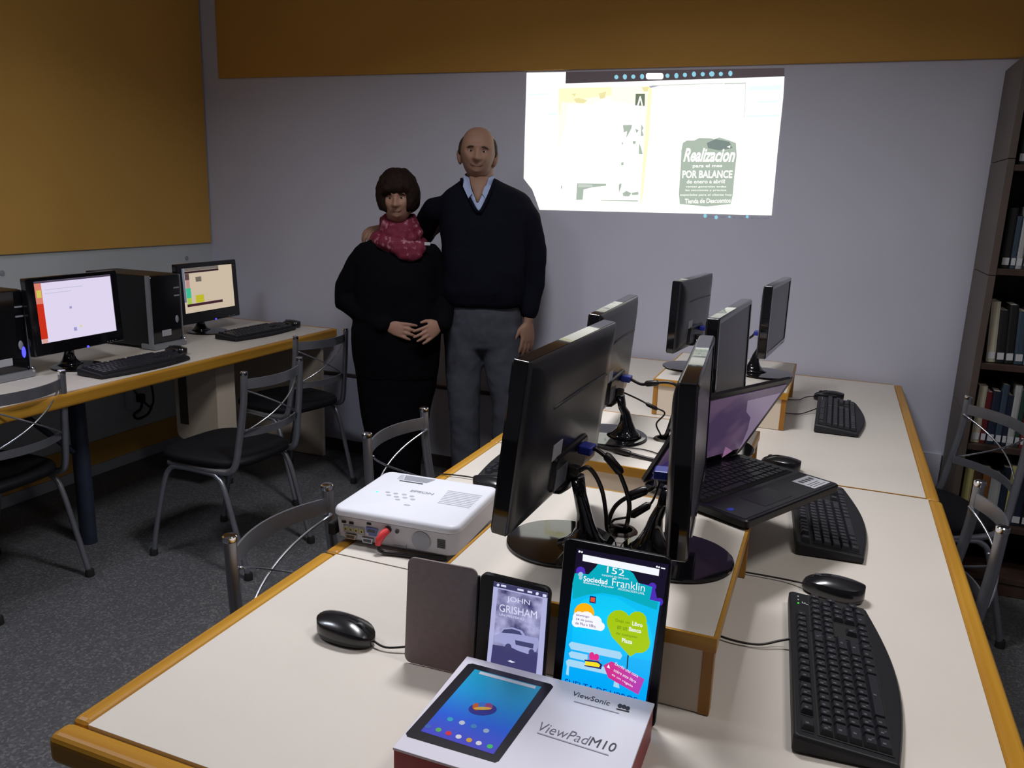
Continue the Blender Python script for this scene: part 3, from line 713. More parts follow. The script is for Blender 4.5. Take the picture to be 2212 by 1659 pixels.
# ------------------------------------------------------------ projector
pr = thing('projector', 'white projector on the left side of the long table, its plug panel facing us', 'projector', (-.800, 1.498, TZ + .001), RAD(3))
PW, PD = .290, .258
def prr(w_, d_, r, z): return [(p[0], p[1], z) for p in rrect(w_, d_, r, 6)]
mb = MB(); mb.loft([prr(PW - .03, PD - .03, .02, .006), prr(PW - .010, PD - .012, .022, .014), prr(PW - .006, PD - .008, .022, .060)]); mb.build('lower_case', M['offwhite'], pr, RAD(40))
mb = MB(); mb.loft([prr(PW - .008, PD - .010, .022, .0605), prr(PW, PD, .022, .063), prr(PW, PD, .022, .072), prr(PW - .006, PD - .006, .02, .0775), prr(PW - .016, PD - .016, .016, .0795)]); mb.build('top_cover', M['white'], pr, RAD(50))
for (fx, fy) in ((-.11, -.085), (.11, -.085), (-.11, .085), (.11, .085)):
    mb = MB(); mb.lathe([(0, 0), (.010, 0), (.010, .0065), (0, .0065)], 14, 0, MX.Translation((fx, fy, 0))); mb.build('foot', M['dgrey'], pr, RAD(40))
yb = -PD / 2 + .004 - .0005
def pbox(x0, x1, z0, z1, m, name, d=.001):
    b = MB(); b.box(x0, x1, yb - d, yb + .0008, z0, z1); return b.build(name, m, pr)
for (x0, x1, z0, z1, nm) in ((-.122, -.112, .046, .051, 'usb_port'), (-.104, -.094, .046, .051, 'usb_port'), (-.062, -.052, .052, .056, 'usb_port'),):
    pbox(x0, x1, z0, z1, M['rubber'], nm)
jp_ = pbox(-.118, -.068, .026, .042, M['greyp'], 'jack_plate', .0006)
for i in range(4):
    b = MB(); T = MX.Translation((-.112 + i * .013, yb, .035)) @ MX.Rotation(pi / 2, 4, 'X')
    b.lathe([(0, 0), (.0048, 0), (.0048, .004), (.0028, .004), (.0028, .001), (0, .001)], 14, 0, T); b.build('round_jack', M['gold'], jp_, RAD(40))
for (x, z, m) in ((-.100, .018, 'silver'), (-.060, .016, 'silver'), (-.050, .040, 'blue2')):
    b = MB(); T = MX.Translation((x, yb, z)) @ MX.Rotation(pi / 2, 4, 'X')
    if m == 'blue2': M['blue2'] = mat('pale_blue_connector', (0.10, 0.14, 0.38), 0.4)
    b.loft([[(p[0], p[1], zz) for p in [(-a, c), (-a * .8, -c), (a * .8, -c), (a, c)]] for (a, c, zz) in ((.014, .0055, 0), (.014, .0055, .003))], 0, T); b.build('screen_port', M[m], pr)
    b = MB(); b.box(x - .009, x + .009, yb - .0036, yb - .0031, z - .003, z + .003); b.build('port_insert', M['dgrey'], pr)
pbox(-.058, -.040, .028, .034, M['blue2'], 'port_surround', .0007)
for (x, z, r) in ((-.012, .049, .008), (.009, .048, .0045)):
    b = MB(); T = MX.Translation((x, yb, z)) @ MX.Rotation(pi / 2, 4, 'X'); b.lathe([(0, 0), (r, 0), (r, .0015), (r * .5, .0015), (r * .5, .0005), (0, .0005)], 18, 0, T); b.build('round_port', M['dgrey'], pr, RAD(40))
mb = MB(); mb.prism([(p[0], p[1]) for p in circ(0, 0, .021, 28)], .0, .0008, 0, MX.Translation((.064, yb, .036)) @ MX.Rotation(pi / 2, 4, 'X')); mb.build('speaker_grille', M['greyp2'] if 'greyp2' in M else M['greyp'], pr)
for i in range(5): pbox(.100, .118, .028 + i * .004, .0302 + i * .004, M['dgrey'], 'vent_slot', .0006)
pbox(.000, .030, .014, .016, M['greyp'], 'port_slot'); pbox(.0285, .030, .014, .020, M['greyp'], 'port_slot')
# power inlet block at the left end
mb = MB(); mb.box(-PW / 2 - .012, -PW / 2 + .004, -PD / 2 + .004, -PD / 2 + .034, .012, .040); mb.build('power_plug', M['rubber'], pr, bevel=.003)
# red video plug with cable looping under the projector
T = MX.Translation((-.018, yb, .040)) @ MX.Rotation(RAD(-20), 4, 'Y')
mb = MB(); mb.tube([(-.012, yb - .002, .048), (-.017, yb - .013, .043), (-.023, yb - .019, .031), (-.025, yb - .021, .020)], [.0072, .0082, .0078, .006], 12); mb.build('red_video_plug', M['red'], pr, RAD(50))
mb = MB(); mb.tube(smoothpath([(-.025, yb - .021, .020), (-.023, yb - .022, .012), (-.010, yb - .020, .006), (.02, yb - .014, .0045), (.07, yb - .008, .0045), (.12, yb + .004, .005)]), .0042, 8); mb.build('video_cable', M['cable'], pr, 3)
# top details
zt_ = .0796
def ptop(pts, m, name, h=.0003):
    b = MB(); b.prism(pts, zt_ - .0006, zt_ + h); return b.build(name, m, pr)
ptop([(-.088, .112), (-.010, .112), (-.020, .082), (-.078, .082)], M['greyp3'] if 'greyp3' in M else M['greyp'], 'lens_lever_recess')
M['palegrey'] = mat('pale_grey_plastic', (0.46, 0.47, 0.55), 0.5)
ptop([(-.100, .112), (-.090, .112), (-.080, .082), (-.095, .080)], M['palegrey'], 'lens_lever_side')
ptop([(-.085, .076), (-.025, .076), (-.025, .071), (-.085, .071)], M['dgrey'], 'slider_slot', .0005)
for k in range(9): ptop([(.045 + .001 * k, .060 - .0095 * k), (.128, .060 - .0095 * k), (.128, .056 - .0095 * k), (.045 + .001 * k, .056 - .0095 * k)], M['palegrey'], 'vent_slat')
text_mesh('EPSON', .056, .0125, pr, M['greyp'], MX.Translation((-.032, .018, zt_ + .0003)), 'lettering', .02)
rnd = random.Random(5)
mb = MB()
for (x, y) in ((-.075, -.005), (-.055, -.005), (-.035, -.003), (-.015, -.006), (-.065, -.020), (-.045, -.022), (-.025, -.020), (-.005, -.022), (-.035, -.036)):
    mb.prism(circ(x, y, .0058, 14, .0042), zt_ - .0005, zt_ + .0006)
mb.build('control_buttons', M['palegrey'], pr)
mb = MB(); mb.prism(circ(-.002, -.057, .008, 16, .004), zt_ - .0005, zt_ + .0004); mb.build('control_button', M['palegrey'], pr)
mb = MB(); mb.ell((-.098, -.012, zt_), .0035, .003, .0009, 10, 6); mb.ell((-.112, -.014, zt_), .0018, .0018, .0007, 8, 6); mb.build('status_light', M['cyanled'], pr, 3)
# lens
mb = MB(); T = MX.Translation((-.045, PD / 2 - .006, .040)) @ MX.Rotation(-pi / 2, 4, 'X')
mb.lathe([(0, 0), (.027, 0), (.029, .006), (.025, .010), (.021, .006), (0, .004)], 28, 0, T); mb.build('lens', M['gloss'], pr, RAD(40))

# ------------------------------------------------------------ tablet box, tablet, e-reader with folding cover
bx = thing('tablet_box', 'white and red tablet box with a picture of a tablet, lying nearest to us', 'box', (-.305, .885, TZ + .001), RAD(0.5))
BW, BD, BH = .286, .226, .058
mb = MB(); mb.box(-BW / 2 + .001, BW / 2 - .001, -BD / 2 + .001, BD / 2 - .001, 0, BH - .004); mb.build('red_tray', M['rcard'], bx, bevel=.0008)
mb = MB(); mb.box(-BW / 2, BW / 2, -BD / 2, BD / 2, BH - .0038, BH); mb.build('white_lid', M['wcard'], bx, bevel=.0007)
W = parent_world(bx) @ MX.Translation((0, 0, BH))
K8 = 2212 / 740.0
sh = Sheet(bx, W, (820, 1160, K8))
def pmat(n, c, r=.28): return mat(n, srgb(c), r, spec=.5)
sh.poly([(600, 818), (1105, 950), (1122, 968), (770, 1448), (745, 1458), (178, 1290), (170, 1268), (570, 822)], pmat('printed_black', (22, 18, 30)), 'printed_tablet', .0002)
def grad(name, cols, T0, T1, axis=1, emits=0):
    m = mat(name, (0, 0, 0), .3, spec=.5); nt = m.node_tree; p = nt.nodes['Principled BSDF']
    tc = [n for n in nt.nodes if n.type == 'TEX_COORD'][0]
    s = nt.nodes.new('ShaderNodeSeparateXYZ'); mr = nt.nodes.new('ShaderNodeMapRange'); mr.inputs[1].default_value = T0; mr.inputs[2].default_value = T1
    r = nt.nodes.new('ShaderNodeValToRGB'); e = r.color_ramp.elements
    e[0].position = 0; e[0].color = srgb(cols[0]); e[1].position = 1; e[1].color = srgb(cols[-1])
    for i, c in enumerate(cols[1:-1]): a = e.new((i + 1) / (len(cols) - 1)); a.color = srgb(c)
    nt.links.new(tc.outputs['Object'], s.inputs[0]); nt.links.new(s.outputs[axis], mr.inputs[0]); nt.links.new(mr.outputs[0], r.inputs[0])
    nt.links.new(r.outputs[0], p.inputs['Base Color'])
    if emits: nt.links.new(r.outputs[0], p.inputs['Emission Color']); p.inputs['Emission Strength'].default_value = emits; p.inputs['Base Color'].default_value = (0, 0, 0, 1); nt.links.remove(p.inputs['Base Color'].links[0])
    return m
sh.poly([(615, 855), (1045, 970), (735, 1405), (265, 1255)], grad('printed_wallpaper', [(70, 50, 190), (20, 90, 215), (0, 150, 215), (20, 165, 200)], -.085, .095), 'printed_wallpaper', .0004)
sh.poly([(650, 870), (1010, 966), (1003, 984), (640, 886)], pmat('printed_white', (205, 210, 225)), 'printed_search_bar', .0006)
sh.poly(circ(665, 1115, 92, 20, 40), pmat('printed_indigo', (40, 40, 140)), 'printed_emblem', .0006)
for k_, (c, r, ry, col) in enumerate((((625, 1100), 26, 24, (190, 90, 40)), ((665, 1095), 28, 26, (60, 110, 200)), ((705, 1100), 26, 24, (150, 60, 120)), ((665, 1112), 60, 10, (215, 170, 70)))):
    sh.poly(circ(c[0], c[1], r, 12, ry), pmat('printed_emblem_colour', col), 'printed_emblem', .0008 + .0001 * k_)
icons = [((455, 1180), (40, 160, 190)), ((532, 1202), (190, 200, 215)), ((608, 1225), (60, 130, 190)), ((688, 1254), (150, 175, 205)), ((312, 1226), (60, 100, 180)), ((380, 1248), (90, 170, 90)),
         ((445, 1270), (215, 40, 50)), ((510, 1292), (215, 215, 225)), ((578, 1314), (210, 160, 60)), ((640, 1334), (225, 220, 225)), ((712, 1355), (60, 190, 100))]
for (c, col) in icons: sh.poly(circ(c[0], c[1], 20, 12, 14), pmat('printed_icon_colour', col), 'printed_icon', .0006)
ink = pmat('printed_dark_ink', (38, 32, 50), .5); ink2 = pmat('printed_grey_ink', (95, 90, 110), .5); ink3 = pmat('printed_pale_ink', (165, 160, 178), .5)
sh.text('ViewSonic', (1240, 1022), (1480, 1090), 30, ink, .0006, .0, 0)
for (x, y) in ((1552, 1092), (1578, 1098), (1602, 1108)): sh.poly(circ(x, y, 15, 10, 13), ink, 'printed_bird_mark', .0006)
sh.polys([[(1528, 1108), (1612, 1128), (1612, 1134), (1528, 1114)]], ink, 'printed_bird_mark', .0006)
sh.polys([[(1255, 1060), (1545, 1138), (1544, 1142), (1254, 1064)]], ink3, 'printed_line', .0006)
sh.text('ViewPad', (1015, 1248), (1340, 1345), 62, ink2, .0006, -.012, .15)
sh.text('M10', (1345, 1345), (1515, 1392), 60, ink, .0006, .0, .1)
sh.polys([[(1018, 1262), (1480, 1408), (1478, 1414), (1016, 1268)]], ink3, 'printed_line', .0006)

def standing(name, label, cat, bl, br, top, hgt, th=0):
    # a panel frame from bottom-left, bottom-right and a leaning up vector; local x right, y up, z out towards the viewer
    x = (V(br) - V(bl)).normalized(); y = V(top).normalized(); z = x.cross(y).normalized(); y = z.cross(x)
    m = MX(((x.x, y.x, z.x, bl[0]), (x.y, y.y, z.y, bl[1]), (x.z, y.z, z.z, bl[2]), (0, 0, 0, 1)))
    return thing(name, label, cat, M4=m), m
# tablet
tb, tm = standing('tablet', 'large black tablet standing upright showing a bright blue poster', 'tablet', (-.321, 1.022, TZ + .002), (-.163, 1.022, TZ + .002), (.02, .11, 1), .26)
TW, TH = .157, .255
mb = MB(); mb.loft([[(p[0], p[1], z) for p in rrect(TW - i, TH - i, .010, 5, (TW / 2, TH / 2))] for (z, i) in ((-.0095, .006), (-.007, .0), (-.001, .0), (0, .0015))]); mb.build('body', M['black'], tb, RAD(40))
st = Sheet(tb, tm, (820, 1160, K8))
E1 = lambda n, c, s=1.0: emi(n, c, s)
def rectuv(x0, x1, y0, y1): return [(x0, y0), (x1, y0), (x1, y1), (x0, y1)]
scrn = [(1275, 70), (1868, 185), (1725, 1075), (1170, 925)]
u0, v0 = st.uv(1275, 80); u1, v1 = st.uv(1860, 185)
mb = MB(); st.poly([(1275, 70), (1868, 178), (1712, 1180), (1160, 1040)], E1('tablet_screen_dark', (24, 16, 44), .8), 'screen', .0003)
st.poly([(1248, 300), (1812, 418), (1702, 1180), (1160, 1040)], grad('tablet_screen_blue', [(0, 165, 255), (0, 185, 255), (0, 200, 245)], 0, .22, 1, .95), 'screen_picture', .0006)
vio = E1('violet_glow', (85, 50, 200), .8)
st.polys([circ(1298, 220, 30), circ(1762, 320, 26), circ(1806, 418, 26), [(1275, 225), (1330, 225), (1330, 300), (1262, 300)], [(1700, 300), (1775, 320), (1800, 430), (1730, 420)]], vio, 'screen_picture', .0005)
teal = E1('teal_header', (0, 175, 195), .95)
st.poly([(1262, 232), (1350, 240), (1395, 195), (1420, 160), (1580, 188), (1640, 235), (1672, 295), (1762, 322), (1745, 405), (1800, 418), (1790, 470), (1680, 430), (1560, 380), (1440, 360), (1340, 372), (1250, 400), (1246, 300)], teal, 'screen_picture', .0009)
st.poly([(1250, 560), (1262, 470), (1320, 400), (1420, 372), (1540, 392), (1660, 470), (1740, 560), (1765, 660), (1755, 800), (1240, 700)], grad('sky_circle', [(0, 190, 255), (0, 205, 255), (10, 195, 235)], .1, .2, 1, 1.0), 'screen_picture', .0010)
wh = E1('white_picture', (245, 248, 255), 1.0)
st.poly([(1315, 110), (1808, 206), (1803, 250), (1312, 152)], wh, 'search_bar', .0014)
st.text('152', (1468, 228), (1580, 252), 42, wh, .0014, .0)
st.text('FUNDADA EN SAN JUAN', (1438, 252), (1608, 278), 14, wh, .0014)
st.text('Sociedad', (1318, 282), (1472, 306), 34, wh, .0014, .02)
st.text('Franklin', (1502, 312), (1712, 352), 50, wh, .0014, -.004)
st.text('Biblioteca Popular', (1318, 300), (1515, 334), 16, wh, .0014)
st.text('ASOCIACION CIVIL', (1540, 338), (1712, 372), 14, wh, .0014)
st.polys([circ(1300, 240, 16), circ(1300, 262, 12)], E1('pale_emblem', (170, 215, 235), .9), 'screen_picture', .0012)
st.poly([(1360, 378), (1400, 384), (1396, 428), (1356, 420)], E1('navy_frame', (20, 30, 110), .9), 'screen_picture', .0013)
st.poly([(1366, 386), (1394, 391), (1391, 420), (1362, 414)], E1('orange_square', (235, 85, 45), .95), 'screen_picture', .0015)
st.poly(circ(1322, 490, 66), E1('orange_sun', (255, 180, 0), 1.0), 'screen_picture', .0012)
st.polys([circ(1290, 520, 42), circ(1335, 530, 52), circ(1395, 548, 42), circ(1428, 576, 28), circ(1275, 548, 32), [(1270, 530), (1440, 570), (1432, 604), (1262, 574)]], wh, 'screen_picture', .0014)
tx = E1('violet_text', (120, 60, 150), .9)
st.text('Domingo', (1272, 510), (1355, 524), 18, tx, .0017, .01)
st.text('24 de junio', (1268, 536), (1378, 556), 18, tx, .0017, .01)
st.text('de 9hs a 18hs', (1266, 560), (1396, 584), 18, tx, .0017, .01)
grn = E1('lime_heart', (165, 200, 0), 1.0)
st.polys([circ(1545, 545, 76), circ(1665, 540, 62), circ(1680, 680, 68), [(1470, 560), (1600, 500), (1728, 560), (1745, 690), (1620, 770), (1500, 640)]], grn, 'screen_picture', .0013)
st.polys([[(1602, 760), (1610, 762), (1602, 850), (1595, 848)]], E1('dark_stick', (20, 50, 60), .8), 'screen_picture', .0012)
dg = E1('dark_green_text', (95, 135, 10), .9)
st.text('Deja un', (1525, 548), (1615, 565), 24, dg, .0016); st.text('Libro', (1632, 568), (1698, 582), 28, wh, .0016, .02)
st.text('en un', (1535, 590), (1598, 603), 22, dg, .0016); st.text('Banco', (1612, 604), (1690, 620), 28, wh, .0016, .02)
st.text('de cualquier', (1528, 630), (1668, 658), 22, dg, .0016); st.text('Plaza', (1565, 676), (1632, 690), 28, wh, .0016, .02)
pb = E1('pale_bench', (170, 220, 250), .95)
st.polys([[(1222, 690), (1240, 674), (1555, 740), (1568, 765), (1555, 788), (1238, 722)], [(1222, 748), (1240, 735), (1345, 758), (1345, 800), (1232, 776)], [(1205, 800), (1222, 786), (1470, 840), (1468, 884), (1210, 828)],
          [(1212, 826), (1226, 830), (1222, 892), (1205, 884)], [(1522, 900), (1540, 905), (1550, 975), (1510, 962)]], pb, 'screen_picture', .0012)
st.polys([[(1330, 798), (1410, 806), (1432, 822), (1428, 842), (1330, 826)]], E1('yellow_book', (245, 225, 30), 1.0), 'screen_picture', .0016)
st.polys([[(1326, 788), (1412, 798), (1440, 822), (1432, 850), (1324, 830), (1326, 824), (1420, 838), (1426, 822), (1408, 808), (1326, 797)]], E1('navy_line', (40, 30, 110), .9), 'screen_picture', .0018)
st.polys([circ(1372, 765, 18, 10, 26), circ(1402, 772, 18, 10, 22), [(1342, 785), (1385, 780), (1436, 800), (1385, 792)]], E1('pink_bow', (230, 40, 140), .95), 'screen_picture', .0018)
st.poly([(1448, 825), (1500, 800), (1712, 915), (1672, 1015), (1478, 905)], grad('magenta_tag', [(215, 45, 140), (170, 75, 200)], .085, .15, 0, .95), 'screen_picture', .0016)
for (b_, a_, c_) in (('Escribi una nota', (1520, 822), (1668, 905)), ('sobre este libro', (1512, 862), (1655, 942)), ('es un regalo', (1498, 892), (1632, 972))): st.text(b_, a_, c_, 22, wh, .0020, .0)
st.poly([(1470, 838), (1482, 818), (1490, 846)], wh, 'screen_picture', .0020)
st.text('SUELTA DE LIBROS', (1196, 948), (1662, 1072), 38, E1('navy_title', (0, 60, 170), .8), .0014, .01)
st.polys([circ(1292, 92, 7), circ(1308, 96, 6), circ(1792, 190, 6), circ(1806, 194, 6), [(1818, 194), (1846, 200), (1845, 207), (1817, 201)]], wh, 'status_icons', .0012)
# e-reader
er, em_ = standing('e_reader', 'small black e-reader showing a grey book cover, between the grey cover and the tablet', 'tablet', (-.450, 1.026, TZ + .002), (-.335, 1.022, TZ + .002), (0, .09, 1), .17)
EW, EH = .115, .176
mb = MB(); mb.loft([[(p[0], p[1], z) for p in rrect(EW - i, EH - i, .011, 5, (EW / 2, EH / 2))] for (z, i) in ((-.010, .006), (-.007, .0), (-.001, .0), (.0015, .0025))]); mb.build('body', M['mblack'], er, RAD(40))
se = Sheet(er, em_, (820, 1160, K8))
se.poly([(742, 284), (1090, 360), (1050, 930), (690, 860)], E1('pale_page', (188, 190, 235), .85), 'screen', .0020)
se.poly([(742, 284), (1090, 360), (1088, 392), (740, 316)], E1('status_strip', (62, 62, 105), .9), 'status_bar', .0023)
def cover():
    m = mat('book_cover_picture', (0, 0, 0), .4, spec=.3, emit=(0.1, .1, .2), es=.9); nt = m.node_tree; p = nt.nodes['Principled BSDF']
    tc = [n for n in nt.nodes if n.type == 'TEX_COORD'][0]
    n = nt.nodes.new('ShaderNodeTexNoise'); n.inputs['Scale'].default_value = 38; n.inputs['Detail'].default_value = 4
    r = nt.nodes.new('ShaderNodeValToRGB'); r.color_ramp.elements[0].position = .35; r.color_ramp.elements[1].position = .68
    r.color_ramp.elements[0].color = srgb((60, 58, 110)); r.color_ramp.elements[1].color = srgb((190, 190, 235))
    nt.links.new(tc.outputs['Object'], n.inputs['Vector']); nt.links.new(n.outputs['Fac'], r.inputs['Fac']); nt.links.new(r.outputs['Color'], p.inputs['Emission Color'])
    return m
se.poly([(768, 330), (1056, 395), (1010, 930), (720, 868)], cover(), 'screen_picture', .0023)
se.poly([(722, 800), (735, 690), (800, 700), (1025, 745), (1010, 930), (718, 868)], E1('dark_ground', (70, 68, 118), .85), 'screen_picture', .0026)
car = E1('pale_car', (170, 172, 222), .85); card = E1('dark_car', (72, 72, 118), .85)
se.polys([[(778, 618), (800, 585), (860, 578), (925, 600), (945, 632), (1030, 650), (1032, 690), (1015, 735), (960, 750), (900, 730), (820, 690), (742, 668), (745, 632)]], car, 'screen_picture', .0028)
se.polys([[(792, 612), (808, 592), (858, 588), (910, 604), (925, 628), (858, 618)], circ(835, 708, 22, 12, 26), circ(985, 738, 18, 12, 20), [(880, 660), (1000, 685), (996, 715), (884, 690)]], card, 'screen_picture', .0030)
ew_ = E1('cover_white', (225, 225, 250), .95)
se.text('JOHN', (828, 418), (975, 446), 42, ew_, .0032, .0); se.text('GRISHAM', (778, 474), (1020, 524), 48, ew_, .0032, .0)
se.text('UN MISTERIO', (778, 500), (938, 534), 14, ew_, .0032)
se.polys([[(832, 795), (850, 790), (862, 796), (882, 803), (860, 806), (846, 802)]], ew_, 'screen_picture', .0030)
se.polys([circ(770, 306, 9), [(790, 303), (822, 310), (821, 322), (789, 315)], [(895, 328), (935, 336), (934, 348), (894, 340)], [(960, 342), (990, 348), (989, 360), (959, 354)], circ(1022, 362, 10), [(1058, 364), (1082, 369), (1081, 386), (1057, 381)]], ew_, 'status_icons', .0026)
# folding cover of the reader
cv, cm_ = standing('e_reader_cover', 'taupe felt folding cover standing open left of the small e-reader', 'cover', (-.572, 1.024, TZ + .002), (-.4535, 1.030, TZ + .002), (.05, .075, 1), .17)
mb = MB(); mb.loft([[(p[0], p[1], z) for p in rrect(.118 - i, .178 - i, .012, 5, (.059, .089))] for (z, i) in ((-.0035, .0015), (-.003, .0), (-.0005, .0), (0, .001))]); mb.build('cover_panel', M['taupe'], cv, RAD(40))
mb = MB(); mb.tube([(.1185, .012, -.004), (.1185, .166, -.004)], .0032, 10); mb.build('cover_spine', M['black'], cv, 1)

# ------------------------------------------------------------ left desk with its computers
LD = TZ
t = thing('wall_desk', 'long grey-topped desk with golden wood edge along the left wall', 'desk', (-2.93, 1.2, 0))
X0, X1, Y0, Y1 = XL + .014 + 2.93, -2.48 + 2.93, -1.9 - 1.2, 3.690 - 1.2
mb = MB(); mb.box(X0, X1 - .030, Y0, Y1 - .022, LD - .030, LD); mb.build('top', M['lamg'] if 'lamg' in M else M['lam'], t, bevel=.0006)
mb = MB(); mb.box(X1 - .0296, X1, Y0, Y1 - .022, LD - .050, LD + .0006); mb.build('edge_strip', M['edgey'], t, bevel=.010, seg=3)
mb = MB(); mb.box(X0, X1, Y1 - .0216, Y1, LD - .045, LD + .0006); mb.build('edge_strip', M['edge'], t, bevel=.008, seg=3)
for yy in (1.05, -.75):
    b = MB(); zz = [0.0, .04, .30, .668]
    b.loft([[(.185 + .036 * cos(2 * pi * i / 20), yy + .030 * sin(2 * pi * i / 20), z) for i in range(20)] for z in (0.002, .669)]); b.build('leg', M['dsteel'], t, RAD(50))
    b = MB(); b.tube([(.185, yy - .03, .40), (.12, yy - .12, .52), (.05, yy - .22, .662)], .012, 10); b.build('brace', M['dsteel'], t, RAD(50))
    b = MB(); b.box(-.30, .23, yy - .03, yy + .03, .640, .6685); b.build('cross_bar', M['dsteel'], t, bevel=.004)
mb = MB(); mb.box(X0 + .10, X1 - .06, Y1 - .07, Y1 - .048, 0.002, LD - .0508); mb.build('end_panel', M['lam2'], t, bevel=.001)
t = thing('desk_cabinet', 'cream cabinet with a dark slot hanging under the left desk', 'cabinet', (-2.72, 2.985, 0))
mb = MB()
prof = rrect(.25, .40, .035, 5, (0, .470)); mb.loft([[(p[0], y, p[1]) for p in prof] for y in (-.115, .010)]); mb.build('body', M['lam2'], t, RAD(50))
mb = MB(); mb.box(-.100, -.050, -.1175, -.1152, .345, .655); mb.build('dark_slot', M['dwoodf'], t)
mb = MB(); mb.box(-.11, .11, -.10, .0, .6705, .6885); mb.build('mounting_plate', M['dsteel'], t)

def tower(label, y0, led, group):
    t = thing('computer_tower', label, 'computer', (-3.04, y0 + .098, LD + .001), 0, group)
    Wt, Dt, Ht = .178, .42, .335
    b = MB(); b.box(-.17, .195, -Wt / 2, Wt / 2, .012, Ht); b.build('case', M['black'], t, bevel=.004)
    # front: glossy bezel with silver side columns and a silver foot
    b = MB(); b.loft([[(x, p[0], p[1]) for p in rrect(Wt - i, Ht - .016 - i, .008, 3, (0, Ht / 2 + .007))] for (x, i) in ((.1955, 0), (.208, .0), (.214, .010))]); b.build('front_bezel', M['gloss'], t, RAD(40))
    b = MB(); b.box(.196, .220, -Wt / 2 - .012, -Wt / 2 - .0005, .014, Ht + .002); b.build('side_column', M['silver'], t, bevel=.003)
    b = MB(); b.box(.196, .216, Wt / 2 + .0005, Wt / 2 + .006, .014, Ht - .004); b.build('side_column', M['silver'], t, bevel=.002)
    b = MB(); b.loft([[(x, p[0], p[1]) for p in rrect(Wt + .02, .026, .006, 3, (0, .014))] for x in (.15, .216, .228)]); b.build('silver_foot', M['silver'], t, RAD(40))
    b = MB(); b.ell((.224, Wt / 2 + .004, .026), .006, .009, .012, 12, 8); b.build('chrome_stud', M['chrome'], t, 3)
    b = MB(); b.box(.2135, .2155, -.035, .020, .055, .083); b.build('badge', M['sticker'], t, bevel=.001)
    b = MB(); b.box(.2135, .2165, .050, .082, .268, .274); b.box(.2135, .2165, .050, .082, .232, .238); b.build('drive_latch', M['greyp'], t)
    b = MB(); b.ell((.214, .060, .125), .004, .010, .018, 12, 8, 0); b.build('power_button', M['greyp'], t, 3)
    if led:
        b = MB(); b.ell((.216, .068, .098), .004, .008, .022, 12, 8); b.build('power_light', M['blueled'], t, 3)
    return t
GT = 'black computer towers on the left desk'
tower('black computer tower with a blue light at the left edge of the desk', 1.945, True, GT)
tower('black computer tower with a silver column between the two lit screens', 2.735, False, GT)
tower('black computer tower behind the corner screen near the back wall', 3.42, False, GT) if False else None

def left_monitor(label, x, y, ang, colour, zc=.228, dh=.236):
    m_, T, sw, shh = None, None, None, None
    t, T, sw, shh = monitor(label, x, y, LD + .001, ang, 'lit monitors on the left desk', lit=colour, zc=zc, dims=(.43, .298, .362, dh, .016), tilt=.05, led=True, labels=False)
    W = parent_world(t) @ T @ MX(((0, 0, 1, .0053), (1, 0, 0, 0), (0, 1, 0, .016), (0, 0, 0, 1)))
    return t, W, sw, shh
t, W, sw, shh = left_monitor('lit monitor showing a white page with a red bar down its left side', -2.797, 2.335, RAD(2), emi('screen_white_page', (222, 212, 238), 1.0))
s = Sheet(t, W)
def R_(x0, x1, y0, y1, sw=sw, shh=shh): return [((a - .5) * sw, (.5 - b) * shh) for (a, b) in ((x0, y1), (x1, y1), (x1, y0), (x0, y0))]
s.poly(R_(0, .085, .36, .93), emi('red_bar', (205, 45, 20), .95), 'screen_picture', .0003, True)
s.poly(R_(0, .085, .03, .36), emi('salmon_bar', (225, 130, 110), .9), 'screen_picture', .0003, True)
s.poly(R_(.02, .075, .14, .26), emi('yellow_icon', (215, 205, 90), .9), 'screen_picture', .0005, True)
s.poly(R_(.01, .08, .93, 1), emi('pale_icon', (225, 170, 160), .9), 'screen_picture', .0003, True)
s.poly(R_(0, 1, 0, .03), emi('grey_bar', (90, 80, 100), .7), 'screen_picture', .0003, True)
s.polys([R_(.40, .43, .46, .50), R_(.42, .46, .82, .88)], emi('blue_text', (165, 160, 215), .9), 'screen_picture', .0003, True)
s.poly(R_(.50, .53, .80, .83), emi('yellow_mark', (225, 225, 150), .9), 'screen_picture', .0003, True)
s.polys([R_(.12, .60, .14, .15), R_(.12, .45, .20, .21)], emi('pale_text', (200, 200, 228), .9), 'screen_picture', .0003, True)
t, W, sw, shh = left_monitor('lit monitor showing a cream page with coloured strips, in the corner', -2.950, 3.245, RAD(1), emi('screen_cream_page', (205, 188, 165), .95), .211, .220)
s = Sheet(t, W)
R2 = lambda x0, x1, y0, y1: R_(x0, x1, y0, y1, sw, shh)
s.poly(R2(0, .045, 0, .75), emi('blue_grey_edge', (120, 130, 150), .7), 'screen_picture', .0003, True)
s.poly(R2(.05, .72, .07, .115), emi('maroon_bar', (45, 22, 32), .9), 'screen_picture', .0003, True)
s.poly(R2(.05, .72, 0, .065), emi('grey_head', (120, 112, 108), .8), 'screen_picture', .0003, True)
s.poly(R2(.05, .75, .80, .86), emi('maroon_bar_low', (62, 28, 40), .9), 'screen_picture', .0003, True)
s.poly(R2(.05, .13, .12, .26), emi('brown_tile', (95, 72, 75), .8), 'screen_picture', .0003, True)
s.poly(R2(.06, .13, .26, .44), emi('pink_tile', (190, 145, 140), .9), 'screen_picture', .0003, True)
s.poly(R2(.05, .14, .44, .66), emi('green_tile', (60, 190, 150), .9), 'screen_picture', .0003, True)
s.poly(R2(.06, .14, .66, .80), emi('lime_tile', (165, 200, 80), .9), 'screen_picture', .0003, True)
s.poly(R2(.22, .38, .62, .79), emi('yellow_patch', (195, 190, 40), .9), 'screen_picture', .0003, True)
s.poly(R2(.25, .36, .21, .32), emi('grey_patch', (120, 112, 98), .8), 'screen_picture', .0003, True)

